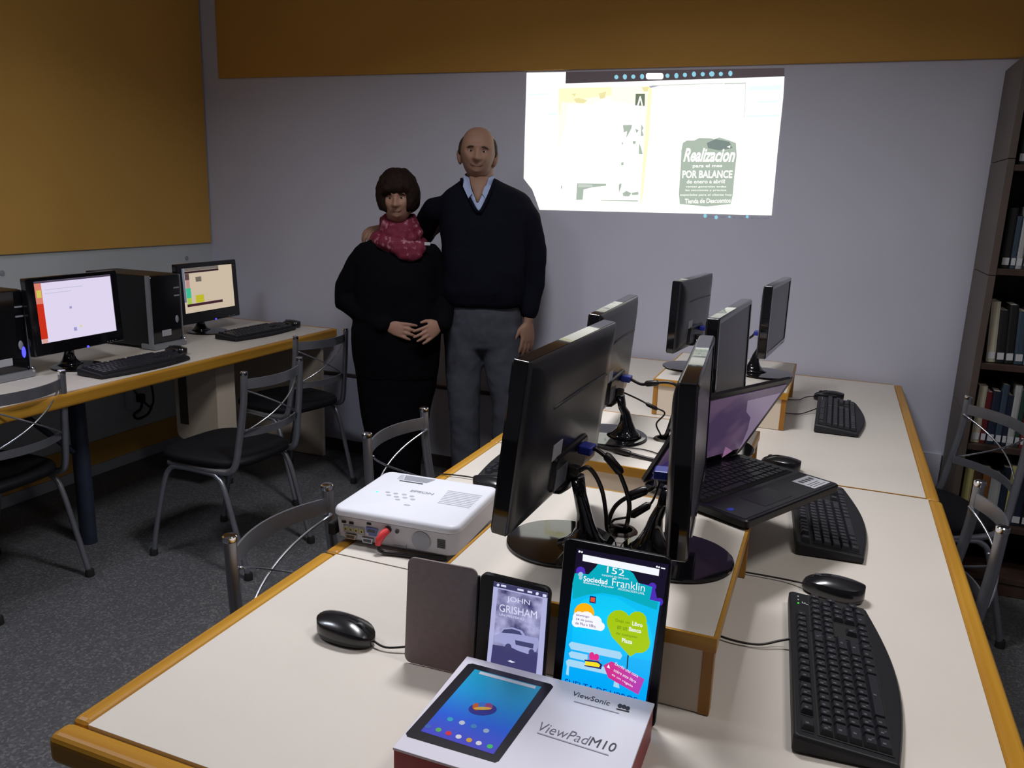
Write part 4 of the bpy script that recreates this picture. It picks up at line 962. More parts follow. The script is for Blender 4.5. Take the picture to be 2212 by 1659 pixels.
# ------------------------------------------------------------ chairs
def make_chair(label, x, y, rz, group):
    t = thing('steel_chair', label, 'chair', (x, y, 0), rz, group)
    # local: the sitter faces +x, the back stands at -x
    for s in (-1, 1):
        mb = MB(); P = smoothpath([(-.232, s * .158, .800), (-.225, s * .160, .68), (-.205, s * .168, .54), (-.190, s * .174, .455), (-.165, s * .178, .418), (-.10, s * .180, .408), (.14, s * .178, .408)], 5)
        mb.tube(P, .0130, 12); bp_ = mb.build('back_post', M['steel'], t, RAD(60))
        mb = MB(); mb.lathe([(.0132, -.010), (.0142, -.007), (.0142, .001), (.012, .0035), (0, .0045)], 18, 0, MX.Translation((-.232, s * .158, .802))); mb.build('post_cap', M['chrome'], bp_, RAD(40))
        mb = MB(); P = smoothpath([(-.238, s * .190, .012), (-.195, s * .190, .16), (-.140, s * .188, .34), (-.105, s * .184, .386), (-.06, s * .182, .396), (.09, s * .182, .396), (.135, s * .184, .380), (.165, s * .188, .32), (.215, s * .192, .14), (.240, s * .195, .012)], 5)
        mb.tube(P, .0105, 12); lf_ = mb.build('leg_frame', M['steel'], t, 3)
        for fx in (-.239, .241):
            mb = MB(); mb.lathe([(0, .0), (.016, .0), (.0155, .022), (.013, .028), (0, .028)], 14, 0, MX.Translation((fx, s * (.190 if fx < 0 else .195), .0008))); mb.build('rubber_foot', M['rubber'], lf_, RAD(40))
    mb = MB()
    out = []
    for i in range(40):
        a = 2 * pi * i / 40; ca, sa = cos(a), sin(a); e = .55
        u = abs(ca) ** e * (1 if ca > 0 else -1); v = abs(sa) ** e * (1 if sa > 0 else -1)
        out.append((.005 + .205 * u, (.200 + .012 * u) * v))
    mb.loft([[(p[0] * f, p[1] * f, z) for p in out] for (f, z) in ((.96, .422), (1.0, .428), (1.0, .442), (.97, .452), (.85, .458), (.4, .459))]); mb.build('seat', M['seat'], t, RAD(60))
    def bow(z, y0=.152, dep=.045, xo=-.225): return [(xo - dep * (1 - (yy / y0) ** 2), yy, z) for yy in [y0 * (-1 + 2 * i / 14) for i in range(15)]]
    for (z, xo, nm, hh) in ((.756, -.226, 'top_rail', .019), (.565, -.206, 'lower_rail', .014)):
        P = bow(z, .152, .040, xo); mb = MB(); mb.loft([[(p[0] + dx, p[1], p[2] + dz) for (dx, dz) in ((-.0025, -hh), (.0025, -hh), (.0025, hh), (-.0025, hh))] for p in P]); mb.build(nm, M['steel'], t, RAD(40))
    for s in (-1, 1):
        P = [(-.215 - .052 * (1 - (yy / .152) ** 2), s * yy, .655 + .082 * (yy / .152)) for yy in [.152 * (-1 + 2 * i / 14) for i in range(15)]]
        mb = MB(); mb.tube(P, .0032, 8); mb.build('cross_rod', M['chrome2'] if 'chrome2' in M else M['chrome'], t, 3)
    return t
M['chrome2'] = mat('satin_steel_rod', (0.50, 0.52, 0.58), 0.25, metal=0.9)
GC1, GC2 = 'silver chairs facing the left desk', 'silver chairs around the long table'
c0 = make_chair('silver chair cut by the left edge of the photo, facing the desk', -2.720, 1.830, RAD(183), GC1)
dup(c0, 'silver chair with black seat standing clear in the aisle, back towards the long table', (-2.170, 2.460, 0), RAD(178), GC1)
dup(c0, 'silver chair with black seat just left of the woman', (-2.430, 3.195, 0), RAD(168), GC1)
dup(c0, 'silver chair at the left edge of the long table in front of the woman', (-.915, 2.000, 0), RAD(-2), GC2)
dup(c0, 'silver chair nearest us at the left edge of the long table', (-.788, 1.300, 0), RAD(-1), GC2)
dup(c0, 'silver chair in front of the bookcase at the far right', (.375, 3.010, 0), RAD(180 + 28), GC2)
dup(c0, 'silver chair with its back leaning into the right edge of the long table', (.165, 2.045, 0), RAD(180), GC2)

# ------------------------------------------------------------ bookcase and books
BX0, BX1, BY0, BY1, BZ = .522, 1.02, 3.380, YB - .022, 1.985
t = thing('bookcase', 'tall dark brown bookcase filled with books at the right edge', 'bookcase', (BX0, BY0, 0))
bw, bd = BX1 - BX0, BY1 - BY0
for xx in (0, bw - .024):
    for (z0, z1) in ((0, .700), (.702, 1.230), (1.232, 1.640), (1.642, BZ)):
        mb = MB(); mb.box(xx, xx + .024, 0, bd, z0 + .0005, z1); mb.build('side_panel', M['dwoodf'], t, bevel=.0012)
mb = MB(); mb.box(.0245, bw - .0245, bd - .012, bd - .001, .02, BZ - .01); mb.build('back_panel', M['dwood'], t)
SHZ = [.055, .262, .572, .885, 1.235, 1.600, BZ - .024]
for z in SHZ:
    mb = MB(); mb.box(.0245, bw - .0245, .004, bd - .0125, z, z + .022); mb.build('shelf', M['dwood'], t, bevel=.001)
mb = MB(); mb.box(.0245, bw - .0245, .010, .030, .002, .0545); mb.build('plinth', M['dwood'], t)
cols = [((225, 215, 190), 'cream'), ((110, 22, 28), 'dark red'), ((28, 40, 62), 'navy'), ((205, 205, 205), 'pale grey'), ((40, 70, 60), 'dark green'), ((150, 30, 35), 'red'), ((60, 80, 100), 'slate blue'),
        ((215, 205, 130), 'pale yellow'), ((85, 55, 35), 'brown'), ((20, 20, 24), 'black'), ((120, 140, 160), 'light blue'), ((170, 110, 50), 'tan')]
BM = {n: mat('book_' + n.replace(' ', '_'), srgb(tuple(v * .8 for v in c)), .5, var=.08) for (c, n) in cols}
pagem = mat('book_pages', (.5, .46, .38), .8); labm = mat('spine_label', (.52, .52, .55), .6)
bookmesh = {}
def book(label, cn, x, z, w_, h_, d_, tilt, group, lab=True):
    o = thing('book', label, 'book', (x, BY0 + .035, z), 0, group); o.rotation_euler = (0, tilt, 0)
    mb = MB(); mb.loft([[(xx, yy, zz) for (xx, yy) in ((0, .004), (w_ * .25, .0005), (w_ * .75, .0005), (w_, .004), (w_, d_), (w_ - .002, d_), (w_ - .002, .006), (.002, .006), (.002, d_), (0, d_))] for zz in (0, h_)]); mb.build('cover', BM[cn], o)
    mb = MB(); mb.box(.0022, w_ - .0022, .0065, d_ - .004, .002, h_ - .002); mb.build('pages', pagem, o)
    if lab: mb = MB(); mb.box(w_ * .12, w_ * .88, -.0006, .0004, .012, .038); mb.build('spine_label', labm, o)
rnd = random.Random(11)
rown = {1: 'bottom', 2: 'second lowest', 3: 'middle', 4: 'second highest', 5: 'top'}
seqs = {1: ['pale yellow', 'brown', 'tan', 'pale grey', 'navy', 'pale yellow', 'navy', 'black', 'red', 'cream', 'slate blue', 'brown', 'dark green', 'black'],
        2: ['cream', 'dark red', 'navy', 'slate blue', 'navy', 'pale grey', 'dark green', 'red', 'red', 'pale grey', 'cream', 'black', 'dark red', 'light blue'],
        3: ['cream', 'black', 'black', 'slate blue', 'light blue', 'pale grey', 'brown', 'black', 'dark red', 'cream', 'dark green', 'navy'],
        4: ['black', 'slate blue', 'pale grey', 'black', 'dark green', 'light blue', 'cream', 'black', 'brown', 'navy', 'dark red'],
        5: ['black', 'navy', 'brown', 'black', 'dark green', 'black', 'dark red', 'navy', 'black', 'brown']}
for k in (1, 2, 3, 4, 5):
    x = .0260 + BX0 + (.012 if k != 3 else .018); zb = SHZ[k] + .0226
    hmax = SHZ[k + 1] - SHZ[k] - .035
    for i, cn in enumerate(seqs[k]):
        w_ = (rnd.uniform(.016, .030) if k > 1 else rnd.uniform(.022, .040)); h_ = min(hmax, rnd.uniform(.185, .235)); tl = 0
        if x + w_ > BX1 - .06: break
        pos = ['leftmost', 'second from the left', 'third from the left', 'fourth from the left', 'fifth from the left', 'sixth from the left', 'seventh from the left', 'eighth from the left', 'ninth from the left',
               'tenth from the left', 'eleventh from the left', 'twelfth from the left', 'thirteenth from the left', 'fourteenth from the left'][i]
        if k == 3: tl = -.055
        book('%s book, %s on the %s bookcase shelf' % (cn, pos, rown[k]), cn, x + (w_ * 0 if k != 3 else h_ * .055 * 0), zb + (w_ * sin(-tl) if tl < 0 else 0) * 0 + (.0005 if tl == 0 else .0016), w_, h_, rnd.uniform(.13, .16), tl, 'books on the %s shelf of the bookcase' % rown[k])
        x += w_ + .0015

# ------------------------------------------------------------ glowing sheets on the back wall in place of the projector's beam
KS = 2212 / 600.0
W = MX(((1, 0, 0, 0), (0, 0, -1, YB), (0, 1, 0, 0), (0, 0, 0, 1)))   # x right, y up, z out of the wall
pj = thing('projected_image', 'bright projected page image on the back wall with a cut by the man\'s shoulder', 'projection', M4=MX.Translation((-.87, YB, 1.70)))
s = Sheet(pj, W, (1120, 130, KS))
EW_ = E1('projected_white', (255, 255, 246), 1.25)
s.poly([(66, 100), (378, 94), (374, 186), (1030, 166), (2118, 130), (2108, 300), (2062, 740), (2016, 1236), (168, 1192), (140, 1110), (110, 1030), (42, 942), (52, 560)], EW_, 'projected_page', .0008)  # lower left notch is the man's shoulder shadow, shaped into the glowing sheet
s.poly([(380, 94), (2118, 62), (2118, 128), (1030, 164), (376, 184)], mat('projected_toolbar_wall', (0.30, 0.25, 0.29), .8), 'projected_toolbar', .0006)
ye = E1('projected_yellow', (255, 250, 196), 1.15); ye2 = E1('projected_pale_yellow', (255, 253, 226), 1.2); ye3 = E1('projected_tan', (238, 228, 170), 1.05)
s.poly([(322, 225), (1040, 205), (1035, 360), (760, 330), (700, 300), (560, 360), (400, 350), (372, 520), (318, 730)], ye2, 'projected_page_tone', .0012)
s.poly([(322, 225), (740, 214), (745, 280), (560, 300), (420, 340), (345, 330), (322, 480)], ye, 'projected_page_tone', .0015)
s.polys([[(440, 310), (480, 300), (550, 320), (520, 345), (460, 340)], [(640, 265), (700, 250), (690, 300), (650, 310)], [(420, 270), (460, 262), (450, 290)], [(980, 215), (1040, 210), (1030, 250), (1000, 250)]], ye3, 'projected_page_tone', .0018)
s.poly([(1038, 205), (1066, 205), (1040, 600), (990, 1075), (968, 1175), (985, 900), (1020, 420)], ye, 'projected_spine', .0016)
s.poly([(1040, 205), (1125, 205), (1050, 222)], E1('projected_violet_grey', (190, 185, 215), .9), 'projected_spine', .0018)
g1 = E1('projected_dark_grey', (120, 132, 112), .9); g2 = E1('projected_grey', (178, 192, 178), 1.0); g3 = E1('projected_pale_grey', (205, 214, 205), 1.0)
s.poly([(934, 268), (1008, 268), (1006, 365), (930, 360)], g1, 'projected_figure', .0018)
s.polys([[(965, 290), (978, 285), (960, 360), (946, 360)], [(968, 300), (978, 298), (992, 362), (980, 362)]], EW_, 'projected_figure', .0022)
s.polys([[(832, 518), (905, 515), (900, 545), (870, 600), (858, 620), (866, 565), (840, 575)], [(930, 545), (960, 560), (940, 580)], [(980, 510), (996, 540), (985, 560), (998, 600), (975, 605)], [(820, 655), (834, 655), (828, 680)],
         [(912, 645), (935, 645), (932, 668), (912, 665)], [(962, 660), (978, 700), (990, 750), (960, 748)], [(820, 815), (838, 812), (836, 838), (818, 836)], [(340, 1000), (348, 1000), (346, 1025), (338, 1022)],
         [(800, 990), (822, 980), (818, 1010), (800, 1055)], [(830, 1060), (860, 1040), (900, 1060), (880, 1085), (835, 1082)], [(905, 1056), (955, 1048), (955, 1072), (905, 1074)], [(655, 1112), (955, 1116), (950, 1126), (655, 1118)]], g2, 'projected_figure', .0018)
s.poly([(468, 980), (700, 985), (698, 1000), (592, 1012), (520, 1030), (512, 1112), (460, 1112)], g2, 'projected_photo', .0018)
s.poly([(476, 985), (590, 992), (590, 1010), (476, 1012)], g3, 'projected_photo', .0022)
s.poly([(1310, 660), (1340, 640), (1400, 640), (1440, 620), (1530, 622), (1560, 630), (1600, 615), (1680, 640), (1732, 660), (1738, 760), (1722, 900), (1706, 1080), (1690, 1145), (1500, 1166), (1285, 1145), (1278, 1060), (1292, 860), (1298, 720)], g2, 'projected_label', .0018)
s.poly([(1500, 660), (1570, 628), (1680, 650), (1705, 700), (1600, 720), (1510, 700)], E1('projected_slate', (135, 150, 145), .9), 'projected_label', .0020)
s.text('Realizacion', (1312, 810), (1722, 812), 110, EW_, .0026, .03, .3)
s.polys([[(1660, 690), (1690, 678), (1684, 700)]], EW_, 'lettering', .0026)
s.text('para el mes', (1388, 862), (1622, 860), 32, EW_, .0026, .02)
s.text('POR BALANCE', (1304, 940), (1702, 940), 62, EW_, .0026, .03)
s.text('de enero a abril!', (1340, 982), (1645, 980), 30, EW_, .0026, .015)
s.text('ventas generales todas', (1332, 1018), (1655, 1018), 18, EW_, .0026, .01); s.text('las secciones y precios', (1330, 1046), (1655, 1046), 18, EW_, .0026, .01)
s.text('especiales para el cliente hoy', (1288, 1084), (1700, 1084), 20, EW_, .0026, .01); s.text('Tienda de Descuentos', (1325, 1142), (1690, 1136), 38, EW_, .0026, .02)
s.polys([[(1640, 182), (1812, 178), (1812, 188), (1640, 192)], [(1060, 200), (1630, 182), (1630, 188), (1060, 206)], [(1808, 190), (1812, 190), (1800, 460), (1796, 460)]], g3, 'projected_rule', .0014)
cy_ = E1('projected_pale_cyan', (226, 246, 250), 1.15)
s.polys([[(1840, 210), (2100, 200), (2095, 235), (1840, 240)], [(1900, 330), (2080, 315), (2075, 335), (1900, 340)], [(1820, 440), (2085, 430), (2083, 450), (1820, 455)], [(75, 270), (250, 262), (250, 275), (75, 282)], [(240, 425), (310, 420), (308, 435), (240, 438)]], cy_, 'projected_margin', .0014)
ic = E1('projected_icon', (150, 215, 235), .95)
icl = [(780, 135), (848, 133), (915, 132), (985, 131), (1187, 124), (1258, 124), (1326, 118), (1398, 112), (1468, 112), (1540, 110), (1612, 110), (1688, 106)]
s.polys([circ(x, y, 17 if i != 9 else 22, 8, 22 if i % 2 else 18) for i, (x, y) in enumerate(icl)], ic, 'projected_icons', .0014)
s.polys([rrect(140, 50, 18, 4, (1085, 128))], E1('projected_search', (250, 252, 255), 1.1), 'projected_search_field', .0014)
s.polys([circ(1487, 1240, 13, 10, 16), circ(1575, 1252, 13, 10, 16), [(1668, 1255), (1680, 1238), (1692, 1255)], circ(1822, 1246, 11, 8, 14)], ic, 'projected_icons', .0014)
tg = E1('projected_text_grey', (135, 150, 175), .7)
s.text('texto', (1508, 1252), (1558, 1253), 12, tg, .0014); s.text('imagen', (1595, 1254), (1652, 1255), 12, tg, .0014); s.text('ver todo', (1702, 1258), (1790, 1262), 14, tg, .0014); s.text('cerrar y salir', (1848, 1262), (1996, 1266), 16, tg, .0014)

# ------------------------------------------------------------ people
def gauss(dx, s): return math.exp(-(dx / s) ** 2)
def head_r(d, fem=False):
    # d: unit direction, face looks along -y; returns radius from the head centre (metres)
    a, b, c = (.0785, .096, .111) if not fem else (.072, .088, .104)
    x, y, z = d
    e_ = 2.35
    r = 1.0 / ((abs(x) / a) ** e_ + (abs(y) / b) ** e_ + (abs(z) / c) ** e_) ** (1 / e_)
    f = max(0, -y)                       # how far to the front
    side = abs(x)
    if z < 0: r *= 1 - .24 * (-z) * (side ** 1.1) - .06 * (-z) * max(0, y)   # jaw narrows
    if z < 0: r *= 1 - .20 * max(0, -z - .2) * max(0, y + .1)                # nape
    if f > 0:
        px, pz = x / max(f, .25), z / max(f, .25)
        r += .0070 * gauss(pz - .30, .12) * gauss(px, .55)           # brow
        for s in (-1, 1):
            r -= .0125 * gauss(px - s * .37, .20) * gauss(pz - .10, .13)    # eye sockets
            r += .0055 * gauss(px - s * .42, .20) * gauss(pz + .28, .22)    # cheeks
        r += (.026 * gauss(pz + .23, .13) + .015 * gauss(pz + .02, .17)) * gauss(px, .095 + .06 * gauss(pz + .26, .10))   # nose
        r += .0050 * gauss(px, .20) * gauss(pz + .56, .07) + .0045 * gauss(px, .18) * gauss(pz + .70, .06)  # lips
        r -= .0035 * gauss(px, .24) * gauss(pz + .63, .025)
        r += .0075 * gauss(px, .25) * gauss(pz + .98, .16)             # chin
    return r
def head_mesh(mb, T, fem=False, extra=None, n=96, k=72):
    vs = []; fs = []
    for j in range(k + 1):
        ph = -pi / 2 + pi * j / k
        for i in range(n):
            th = 2 * pi * i / n; d = (cos(ph) * cos(th), cos(ph) * sin(th), sin(ph))
            r = head_r(d, fem) if extra is None else extra(d)
            vs.append((d[0] * r, d[1] * r, d[2] * r))
    for j in range(k):
        for i in range(n): a = j * n; fs.append((a + i, a + (i + 1) % n, a + n + (i + 1) % n, a + n + i))
    mb.add(vs, fs, 0, T)
def remesh(o, vox, sm=3, f=.5):
    r = o.modifiers.new('remesh', 'REMESH'); r.mode = 'VOXEL'; r.voxel_size = vox; r.use_smooth_shade = True
    if sm: s_ = o.modifiers.new('smooth', 'SMOOTH'); s_.iterations = sm; s_.factor = f
    return o
def hand(mb, wrist, fwd, normal, thumb_side, curl=.5, spread=.10, sc=1.0):
    # wrist point, direction of the fingers, direction the back of the hand faces, thumb side +1/-1 along (fwd x normal)
    F = V(fwd).normalized(); N = V(normal); N = (N - F * N.dot(F)).normalized(); S = F.cross(N) * thumb_side
    Wp = V(wrist)
    def P(a, b, c): return Wp + F * a * sc + S * b * sc + N * c * sc
    rings = []
    for (a, wv, hv, cb) in ((-.035, .024, .019, 0), (.0, .025, .017, 0), (.020, .034, .0155, .002), (.045, .040, .014, .001), (.070, .041, .012, -.001), (.088, .038, .009, -.002)):
        rings.append([tuple(P(a, cb + wv * cos(2 * pi * i / 16), hv * sin(2 * pi * i / 16))) for i in range(16)])
    mb.loft(rings)
    for (b, L, a0, q) in ((.030, .070, .080, 1.3), (.010, .078, .084, .4), (-.010, .073, .082, -.4), (-.030, .058, .076, -1.3)):
        ang = 0; p = P(a0 - .02, b * .95, 0); pts = [p]; d = (F + S * spread * q * .5).normalized()
        segs = [.02, L * .45, L * .30, L * .25]; c = [0, curl * .55, curl * .8, curl * .6]
        for sgl, cc in zip(segs, c):
            ang += cc; dd = d * cos(ang) - N * sin(ang); p = p + dd * sgl * sc; pts.append(p)
        mb.limb(pts, [.0096 * sc, .0096 * sc, .0092 * sc, .0086 * sc, .0074 * sc], 10)
    pts = [P(.012, .020, -.004), P(.036, .042, -.010), P(.062, .056, -.014), P(.084, .060, -.020)]
    mb.limb(pts, [.0130 * sc, .0120 * sc, .0100 * sc, .0080 * sc], 10)
def ring_e(cx, cyy, z, rx, ry, n=32, e=1.0):
    out = []
    for i in range(n):
        a = 2 * pi * i / n; ca, sa = cos(a), sin(a)
        out.append((cx + rx * (abs(ca) ** e) * (1 if ca > 0 else -1), cyy + ry * (abs(sa) ** e) * (1 if sa > 0 else -1), z))
    return out
def shoes(t, feet, yaw=0):
    for (x, y) in feet:
        mb = MB(); prof = [(.055, .030, .055), (.030, .040, .075), (-.05, .043, .060), (-.11, .046, .045), (-.165, .043, .036), (-.195, .028, .026)]
        mb.loft([[(x + rw * cos(2 * pi * i / 18), y + yy + 0 * i, .014 + hh * .5 + hh * .5 * sin(2 * pi * i / 18)) for i in range(18)] for (yy, rw, hh) in prof])
        mb.build('shoe', M['shoe'], t, 3)
        mb = MB(); mb.prism([(x + .046 * sgn * (1 - .35 * (abs(f - .55)) ** 1.5), y + .06 - .26 * f) for sgn, f in [(1, q / 8) for q in range(9)] + [(-1, 1 - q / 8) for q in range(9)]], .001, .016); mb.build('shoe_sole', M['rubber'], t, bevel=.003)
def eyes(t, T, fem, iris=True):
    for s in (-1, 1):
        px, pz = s * .36, .10; d = V((px, -1, pz)).normalized(); r = head_r(tuple(d), fem)
        c = d * (r - .0058); mb = MB(); mb.ell(tuple(c), .0155, .0112, .0074, 16, 10, 0, T); ey_ = mb.build('eye', M['eyew'], t, 3)
        mb = MB(); mb.ell((c.x, c.y - .0092, c.z), .0068, .0036, .0066, 12, 8, 0, T); mb.build('iris', M['iris'], ey_, 3)
        for (dz_, rr_, nm_) in ((.0058, .0026, 'upper_eyelid'), (-.0062, .0018, 'lower_eyelid')):
            P = [(c.x + .0165 * q_, c.y - .0088 * (1 - .55 * q_ * q_), c.z + dz_ * (1 - q_ * q_)) for q_ in [-1 + 2 * i_ / 10 for i_ in range(11)]]
            mb = MB(); mb.tube(P, [rr_ * (.5 + .5 * sin(pi * i_ / 10)) + .0004 for i_ in range(11)], 8, 0, T); mb.build(nm_, M['skinw' if fem else 'skin'], t, 3)
        P = []
        for i in range(7):
            q = (px + s * (-.19 + .40 * i / 6), .245 + .035 * sin(pi * i / 6) - .03 * i / 6); dd = V((q[0], -1, q[1])).normalized(); P.append(dd * (head_r(tuple(dd), fem) + .0006))
        mb = MB(); mb.tube(P, [.0012, .0026, .0031, .0032, .0028, .0020, .0010], 8, 0, T); mb.build('eyebrow', M['hairm' if not fem else 'hairw'], t, 3)
    P = []
    for i in range(11):
        q = -.30 + .60 * i / 10; dd = V((q, -1, -.63 + .10 * (abs(q) / .30) ** 2)).normalized(); P.append(dd * (head_r(tuple(dd), fem) + .0020))
    mb = MB(); mb.tube(P, [.0008] + [.0024] * 9 + [.0008], 8, 0, T); mb.build('lips', M['lip'], t, 3)

# --- man
mt = thing('person', 'tall bald person in dark v-neck sweater, light blue shirt and grey trousers', 'person', (-1.50, 3.43, 0), RAD(20))
HM = MX.Translation((-.040, -.030, 1.634)) @ MX.Rotation(RAD(2.5), 4, 'Y') @ MX.Rotation(RAD(3), 4, 'Z')
mb = MB()
head_mesh(mb, HM)
for s in (-1, 1):
    mb.ell((s * .084, .010, -.004), .011, .018, .034, 14, 10, 0, HM @ MX.Rotation(s * RAD(12), 4, 'Y'))
mb.loft([ring_e(-.030, .008, z, rx, ry) for (z, rx, ry) in ((1.42, .085, .075), (1.48, .066, .066), (1.52, .061, .062), (1.57, .060, .062), (1.62, .055, .06))])
mb.loft([ring_e(-.01, 0, z, rx, ry) for (z, rx, ry) in ((.86, .15, .10), (1.0, .155, .11), (1.15, .155, .115), (1.30, .170, .10), (1.40, .16, .085), (1.445, .10, .070))])
shL, elL, wrL = V((.170, .005, 1.415)), V((.232, .010, 1.160)), V((.214, -.030, .905))
shR, elR, wrR = V((-.190, .01, 1.400)), V((-.350, .200, 1.215)), V((-.462, .085, 1.292))
mb.limb([shL + V((-.03, 0, -.03)), elL, wrL], [.036, .036, .026]); mb.limb([shR + V((.03, 0, -.03)), elR, wrR], [.036, .034, .027])
mb.limb([(.085, 0, .88), (.125, -.01, .48), (.145, .02, .09)], [.085, .052, .038]); mb.limb([(-.085, 0, .88), (-.075, -.01, .48), (-.060, .02, .09)], [.085, .052, .038])
hand(mb, wrL + V((-.002, -.006, -.02)), (-.02, -.06, -1), (.62, -.78, 0), 1, .28, .08)
hand(mb, wrR + V((-.008, -.006, .004)), (-.74, -.62, -.18), (-.1, -.30, 1), -1, .70, .10, .95)
remesh(mb.build('body', M['skin'], mt, 3), .0042, 3)
eyes(mt, HM, False)
def manhair(d):
    r = head_r(d); x, y, z = d
    low = gauss(z + .05, .45); frontcut = 1 / (1 + math.exp(-(y + .42) * 14)); topcut = 1 / (1 + math.exp((z - .66 - .30 * max(0, y)) * 12)); bot = 1 / (1 + math.exp(-(z + .40 - .9 * max(0, -y + .12)) * 16))
    m = frontcut * topcut * bot
    nz = .0015 * NZ.noise(V(d) * 14)
    return r - .006 + .0150 * m + nz * m
mb = MB(); head_mesh(mb, HM, False, manhair, 72, 56); mb.build('hair', M['hairm'], mt, 3)
# trousers
mb = MB()
mb.loft([ring_e(.0, -.002, z, rx, ry) for (z, rx, ry) in ((.735, .09, .060), (.765, .165, .095), (.84, .182, .117), (.92, .180, .122), (1.02, .165, .118))])
mb.limb([(.086, -.006, .84), (.098, -.010, .70), (.122, -.016, .50), (.146, .012, .10)], [.099, .090, .075, .070]); mb.limb([(-.088, -.006, .84), (-.090, -.010, .70), (-.082, -.016, .50), (-.066, .012, .10)], [.099, .090, .075, .070])
mb.tube([(.122, -.016, .62), (.135, .0, .40), (.146, .012, .14), (.147, .012, .055)], [.082, .074, .072, .074], 24); mb.tube([(-.085, -.012, .62), (-.078, 0, .40), (-.066, .012, .14), (-.066, .012, .055)], [.082, .074, .072, .074], 24)
def folds(o, amp, sc_, mid=0.5):
    tx = bpy.data.textures.new('cloth_folds', 'CLOUDS'); tx.noise_scale = sc_; tx.noise_depth = 2
    d = o.modifiers.new('folds', 'DISPLACE'); d.texture = tx; d.strength = amp; d.mid_level = mid; d.texture_coords = 'LOCAL'
folds(remesh(mb.build('trousers', M['trouser'], mt, 3), .009, 6), .016, .10)
shoes(mt, [(.146, .012), (-.066, .012)])
# shirt (collar and chest seen in the v-neck) and sweater
mb = MB()
mb.loft([ring_e(-.022, .000, z, rx, ry) for (z, rx, ry) in ((1.28, .120, .112), (1.40, .125, .100), (1.46, .092, .082), (1.505, .071, .072), (1.525, .067, .070))]); remesh(mb.build('shirt', M['shirt'], mt, 3), .006, 3)
mb = MB()
for s in (-1, 1):
    A = V((-.030, 0, 0)); pts = []
    n = 12; inner, outer = [], []
    for i in range(n + 1):
        a = (-pi / 2 + s * .22) + s * (pi - .22) * i / n; c_, s_ = cos(a), sin(a)
        up = 1.548 - .026 * gauss(i / n, .35); dn = 1.512 - (.030 * gauss(i / n - .10, .16))
        inner.append((-.033 + .0650 * c_, .006 + .0670 * s_, up)); outer.append((-.033 + .074 * c_, .004 + .076 * s_, dn))
    rings = [[inner[i], (inner[i][0], inner[i][1], inner[i][2] + .003), (outer[i][0], outer[i][1], outer[i][2] + .001), (outer[i][0] * .99, outer[i][1] * .99, outer[i][2] - .001)] for i in range(n + 1)]
    mb.loft(rings)
mb.build('collar', M['shirt'], mt, 3)
def vcut(p): return None
sw_ = MB()
sw_.loft([ring_e(cx, cy_, z, rx, ry, 40, .9) for (z, cx, cy_, rx, ry) in ((.955, .0, -.004, .178, .128), (.975, 0, -.006, .190, .140), (1.03, .0, -.010, .198, .150), (1.12, .0, -.012, .198, .152), (1.22, -.003, -.008, .196, .146), (1.32, -.005, -.003, .204, .136), (1.40, -.003, .003, .212, .122), (1.445, -.004, .006, .205, .100), (1.470, -.006, .008, .180, .088), (1.492, -.014, .010, .140, .080), (1.512, -.024, .012, .100, .074), (1.530, -.032, .012, .074, .068))])
sw_.limb([shL + V((-.02, 0, -.005)), shL + V((.020, 0, -.06)), elL + V((-.002, .004, .05)), elL, elL + V((.0, -.008, -.10)), wrL + V((0, .002, .035))], [.060, .062, .058, .056, .050, .042], 20)
sw_.limb([shR + V((.02, 0, -.005)), shR + V((-.04, .03, -.02)), elR + V((.04, -.05, .06)), elR, elR + V((-.05, -.04, .03)), wrR + V((.025, .030, -.018))], [.064, .064, .060, .055, .048, .040], 20)
o = remesh(sw_.build('sweater', M['sweater'], mt, 3), .0075, 4); folds(o, .014, .12)
# v-shaped shirt front with knitted band laid on the sweater's opening
def chest_y(x, z):
    T_ = [(1.22, -.154), (1.32, -.140), (1.40, -.121), (1.445, -.098), (1.470, -.084), (1.492, -.073), (1.53, -.062), (1.56, -.060)]
    for (z0, y0), (z1, y1) in zip(T_, T_[1:]):
        if z <= z1: b_ = y0 + (y1 - y0) * (z - z0) / (z1 - z0); break
    else: b_ = -.066
    return b_ + .9 * (x + .02) ** 2 * 3.2 - .006
mb = MB(); rings = []
zb_, zt2 = 1.386, 1.530
for j in range(13):
    f = j / 12; z = zb_ + (zt2 - zb_) * f; hw = .002 + .068 * f ** .80; cx = -.022 - .012 * f
    top_ = [(cx + hw * q, chest_y(cx + hw * q, z) - .004, z) for q in (-1, -.5, 0, .5, 1)]
    bot_ = [(p[0], p[1] + .03, p[2]) for p in top_][::-1]
    rings.append(top_ + bot_)
mb.loft(rings); mb.build('shirt_front', M['shirt'], mt, 3)
mb = MB()
for s in (-1, 1):
    P = []
    for j in range(13):
        f = j / 12; z = zb_ - .006 + (zt2 - zb_) * f; hw = .0035 + .072 * f ** .80; cx = -.022 - .012 * f; P.append((cx + s * hw, chest_y(cx + s * hw, z) - .004, z))
    mb.tube(P, .0075, 8, flat=(1, .8))
mb.build('neck_band', M['sweater'], mt, 3)
mb = MB(); mb.loft([[(-.030 - .022 * q[0], chest_y(-.03, 1.45) - .012 + q[1], 0) for q in ()] or [(-.030 + rx_ * cos(2 * pi * i / 12), -.070 + .010 * sin(2 * pi * i / 12) - .42 * (1.53 - z), z) for i in range(12)] for (z, rx_) in ((1.425, .006), (1.455, .018), (1.495, .034), (1.535, .044))]); mb.build('throat', M['skin'], mt, 3)
